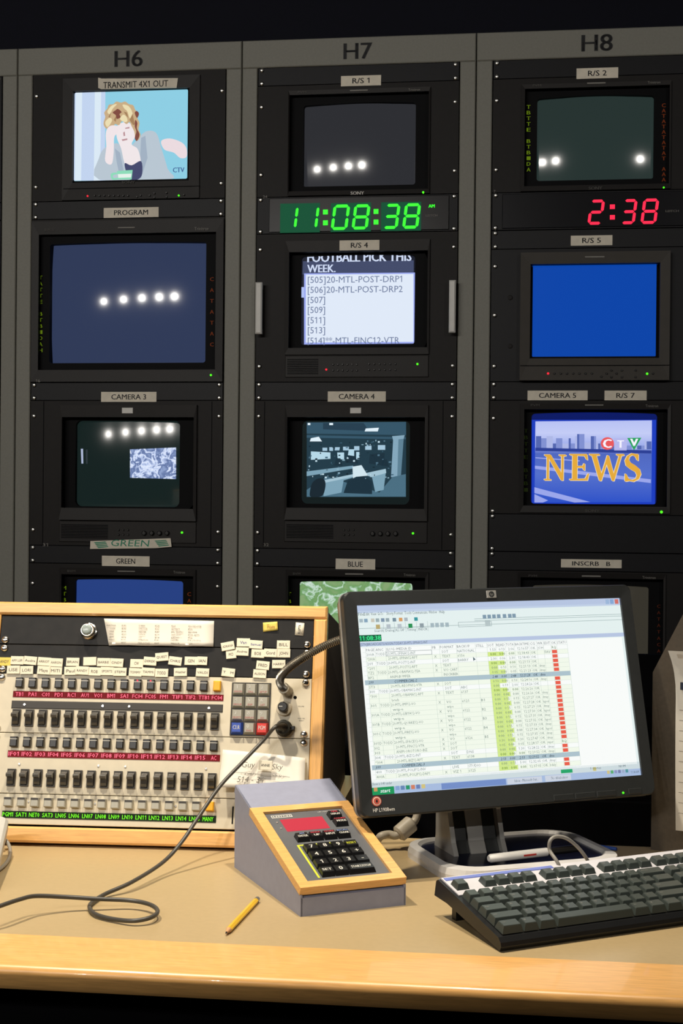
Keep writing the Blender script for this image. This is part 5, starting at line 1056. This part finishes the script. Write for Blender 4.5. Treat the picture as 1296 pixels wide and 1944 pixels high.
def key(x, y, w_=1., h_=1., s='', m=None):
    k = (round(w_, 2), round(h_, 2))
    if k not in _km:
        hw, hh = w_*u1/2 - .0006, h_*u1/2 - .0006; mb = MB()
        mb.cap(-hw, hw, -hh, hh, -.0085, -.0008, .0024, .0026, .0008)
        mb.add([(-hw+.0024, -hh+.0034, -.0008), (hw-.0024, -hh+.0034, -.0008), (hw-.0024, hh-.0018, -.0008), (-hw+.0024, hh-.0018, -.0008), (-hw+.003, -hh+.004, 0), (hw-.003, -hh+.004, 0), (hw-.003, hh-.0024, .0002), (-hw+.003, hh-.0024, .0002)], [(0, 1, 5, 4), (1, 2, 6, 5), (2, 3, 7, 6), (3, 0, 4, 7), (4, 5, 6, 7)])
        me = mb.mesh('key'); me.materials.append(mat('black_keycap_plastic', '3c4340', .34, var=.06, spec=.8)); _km[k] = me  # black caps; base lifted to grey-green to imitate the screen's reflection
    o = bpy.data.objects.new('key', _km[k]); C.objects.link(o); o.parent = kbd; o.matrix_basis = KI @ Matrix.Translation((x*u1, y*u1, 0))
    if s: text('lettering', s, -w_*u1/2 + .0052 if w_ < 3 else 0, .0022, .0028 if len(s) < 3 else .0018, .0004, m_print, o, al='l')
def row(y, x, items):
    for it in items:
        w_, s = it if isinstance(it, tuple) else (1., it)
        if s is not None: key(x + w_/2, y, w_, 1., s)
        x += w_
FY = 1.52
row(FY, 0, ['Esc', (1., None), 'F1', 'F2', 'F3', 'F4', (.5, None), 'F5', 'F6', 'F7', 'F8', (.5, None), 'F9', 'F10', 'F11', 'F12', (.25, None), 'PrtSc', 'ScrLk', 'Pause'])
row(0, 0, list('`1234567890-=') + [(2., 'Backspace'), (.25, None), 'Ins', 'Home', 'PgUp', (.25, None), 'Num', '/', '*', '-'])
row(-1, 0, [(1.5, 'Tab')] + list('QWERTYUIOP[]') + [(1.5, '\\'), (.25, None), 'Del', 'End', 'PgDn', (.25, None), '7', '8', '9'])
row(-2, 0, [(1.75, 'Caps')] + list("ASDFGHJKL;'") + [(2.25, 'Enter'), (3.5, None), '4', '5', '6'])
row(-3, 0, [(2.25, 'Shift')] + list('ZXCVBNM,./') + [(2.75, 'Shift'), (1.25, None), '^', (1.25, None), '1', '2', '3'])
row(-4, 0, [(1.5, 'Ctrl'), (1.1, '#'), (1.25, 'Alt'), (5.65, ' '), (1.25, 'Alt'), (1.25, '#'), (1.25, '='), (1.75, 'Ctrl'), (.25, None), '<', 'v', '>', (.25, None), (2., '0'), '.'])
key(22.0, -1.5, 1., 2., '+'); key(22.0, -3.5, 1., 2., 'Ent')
T = smoothed(MB().tube([KB_.M.inverted() @ p for p in catmull([at_y(1064, 1650, 1.80), at_y(1056, 1634, 1.80), at_y(1043, 1614, 1.81), at_y(1044, 1596, 1.81), at_y(1056, 1588, 1.815), at_y(1076, 1592, 1.82), at_y(1097, 1609, 1.83), at_y(1113, 1630, 1.84), at_y(1122, 1650, 1.85)], 6)], .0023, 10).build('cord', mat('pale_grey_cord', '8f8b84', .4), kbd))
# ------------------------------------------------------------------ right-hand console side with hanging papers
e0, e1 = at_z(1235, 1613, DZ), Vector((.82, 1.86, DZ)); sd = (e1 - e0); sd.z = 0; su = sd.normalized(); SLn = sd.length
SDF = Face(e0, su, (0, 0, 1))
rc = thing('console_side', 'dark brown laminate side of a second console at the right edge', 'console', SDF.M)
hA = SDF.p(1235, 1276)[1]; xA, yA = SDF.p(1296, 1166)
slope = (yA - hA)/max(xA, .02)
MB().prism([(0, 0), (SLn, 0), (SLn, .40), ((.40 - hA)/slope, .40), (0, hA)], -.02, 0).build('side_panel', m_brown, rc)
MB().prism([(0.004, 0), (SLn, 0), (SLn, .39), ((.39 - hA)/slope, .39), (0.004, hA - .01)], -.5, -.0205).build('body', m_brown, rc)
def hang(nm, label, x0, x1, y0, y1, z, curl, m):
    T = thing(nm, label, 'paper', SDF.sub((x0+x1)/2, y0, z).M, 'papers hanging at the right edge'); v = []; f = []; ny = 14; w_ = (x1-x0)/2; h_ = y1 - y0
    for s in (0, 1):
        for j in range(ny+1):
            b = j/ny; bend = curl*max(0, b - .72)**2*12
            for i in range(7):
                a = i/6*2 - 1; v.append((a*w_ - bend*.12*(1 - a)*.5, b*h_ - bend*.25, .0006*s + .006*math.sin(b*2.5) + bend*(1 - a)*.5 + .004*(a*a)))
    N_ = 7*(ny+1)
    for j in range(ny):
        for i in range(6): k = j*7+i; f += [(N_+k, N_+k+1, N_+k+8, N_+k+7), (k+7, k+8, k+1, k)]
    for j in range(ny): k = j*7; f += [(k+7, k, N_+k, N_+k+7), (k+6, k+13, N_+k+13, N_+k+6)]
    sh = MB().add(v, f).build('sheet', m, T, smooth=True); return T, w_, h_
xp, yb_ = SDF.p(1284, 1575, .02); yt_ = SDF.p(1284, 1222, .02)[1]
T, w_, h_ = hang('hanging_paper', 'white ruled sheet with curled top hanging at the right edge', xp, xp + .21, yb_, yt_, .02, .03, m_paper)
mb = MB()
for j in range(11): y = h_*(.1 + .055*j); mb.rect(-w_*.94, w_*.9, y, y + .0008, .013)
mb.rect(-w_*.86, -w_*.85, h_*.12, h_*.68, .013); mb.build('ruled_lines', m_tink, T)
MB().box(-w_*.93, -w_*.5, h_*.76, h_*.8, .012, .0135).build('printed_heading', mat('navy_print', '20283c', .6), T)
hang('hanging_paper', 'lower white sheet hanging behind the ruled one at right edge', xp + .012, xp + .22, yb_ - .012, yt_ - .03, .006, 0, mat('grey_white_paper', 'b8b2a8', .7))
# ------------------------------------------------------------------ pale desk unit cut by the left edge
c0 = at_z(17, 1551, DZ + .055)
PFa = Face((c0.x - .11, c0.y - .12, DZ), (math.cos(.15), math.sin(.15), 0), (-math.sin(.15), math.cos(.15), 0))
ph = thing('desk_telephone', 'pale grey plastic telephone corner cut off by the left edge', 'telephone', PFa.M)
cl = PFa.M.inverted() @ c0
x1 = cl.x; y1 = cl.y
m_ph = mat('pale_grey_plastic', 'b9b7b2', .4, var=.03)
def slab(z_of, name, m, inset=0., lo=0., hi=0.):
    o = rrect((x1 - .2 + inset, x1 - inset, y1 - .2 + inset, y1 - inset), .012, 5); n = len(o)
    return MB().add([(x, y, z_of(y) + lo) for x, y in o] + [(x, y, z_of(y) + hi - .004) for x, y in o] + [(x1 - .1 + (x - x1 + .1)*.965, y1 - .1 + (y - y1 + .1)*.965, z_of(y) + hi) for x, y in o], [tuple(range(n))[::-1]] + [(a*n+k, a*n+(k+1) % n, (a+1)*n+(k+1) % n, (a+1)*n+k) for a in range(2) for k in range(n)] + [tuple(range(2*n, 3*n))]).build(name, m, ph)
zo = lambda y: .030 + (y - (y1 - .2))*.03/.2
slab(zo, 'housing', m_ph, 0, -.018, -.003)
MB().box(x1 - .19, x1 - .02, y1 - .19, y1 - .03, 0, .02).build('foot', m_cb, ph)
o = MB()
for i_ in range(3):
    for j_ in range(4): bx, by = x1 - .11 + .024*i_, y1 - .15 + .024*j_; MB().box(bx - .008, bx + .008, by - .007, by + .007, zo(by) - .004, zo(by) + .003, .001).build('button', m_gkey, ph)
hset = MB().tube([(x1 - .17, y1 - .19, zo(y1 - .19) + .012), (x1 - .172, y1 - .1, zo(y1 - .1) + .022), (x1 - .17, y1 - .012, zo(y1) + .012)], .014, 12, [.02, .013, .02]); smoothed(hset.build('handset', m_ph, ph))
smoothed(MB().tube([PFa.M.inverted() @ p for p in catmull([at_z(2, 1592, DZ + .02), at_z(12, 1596, DZ + .012), at_z(19, 1612, DZ + .004), at_z(17, 1630, DZ + .003), at_z(2, 1648, DZ + .003), at_z(-30, 1668, DZ + .003)], 6)], .0026, 10).build('cord', mat('pale_grey_cord', '8f8b84'), ph))
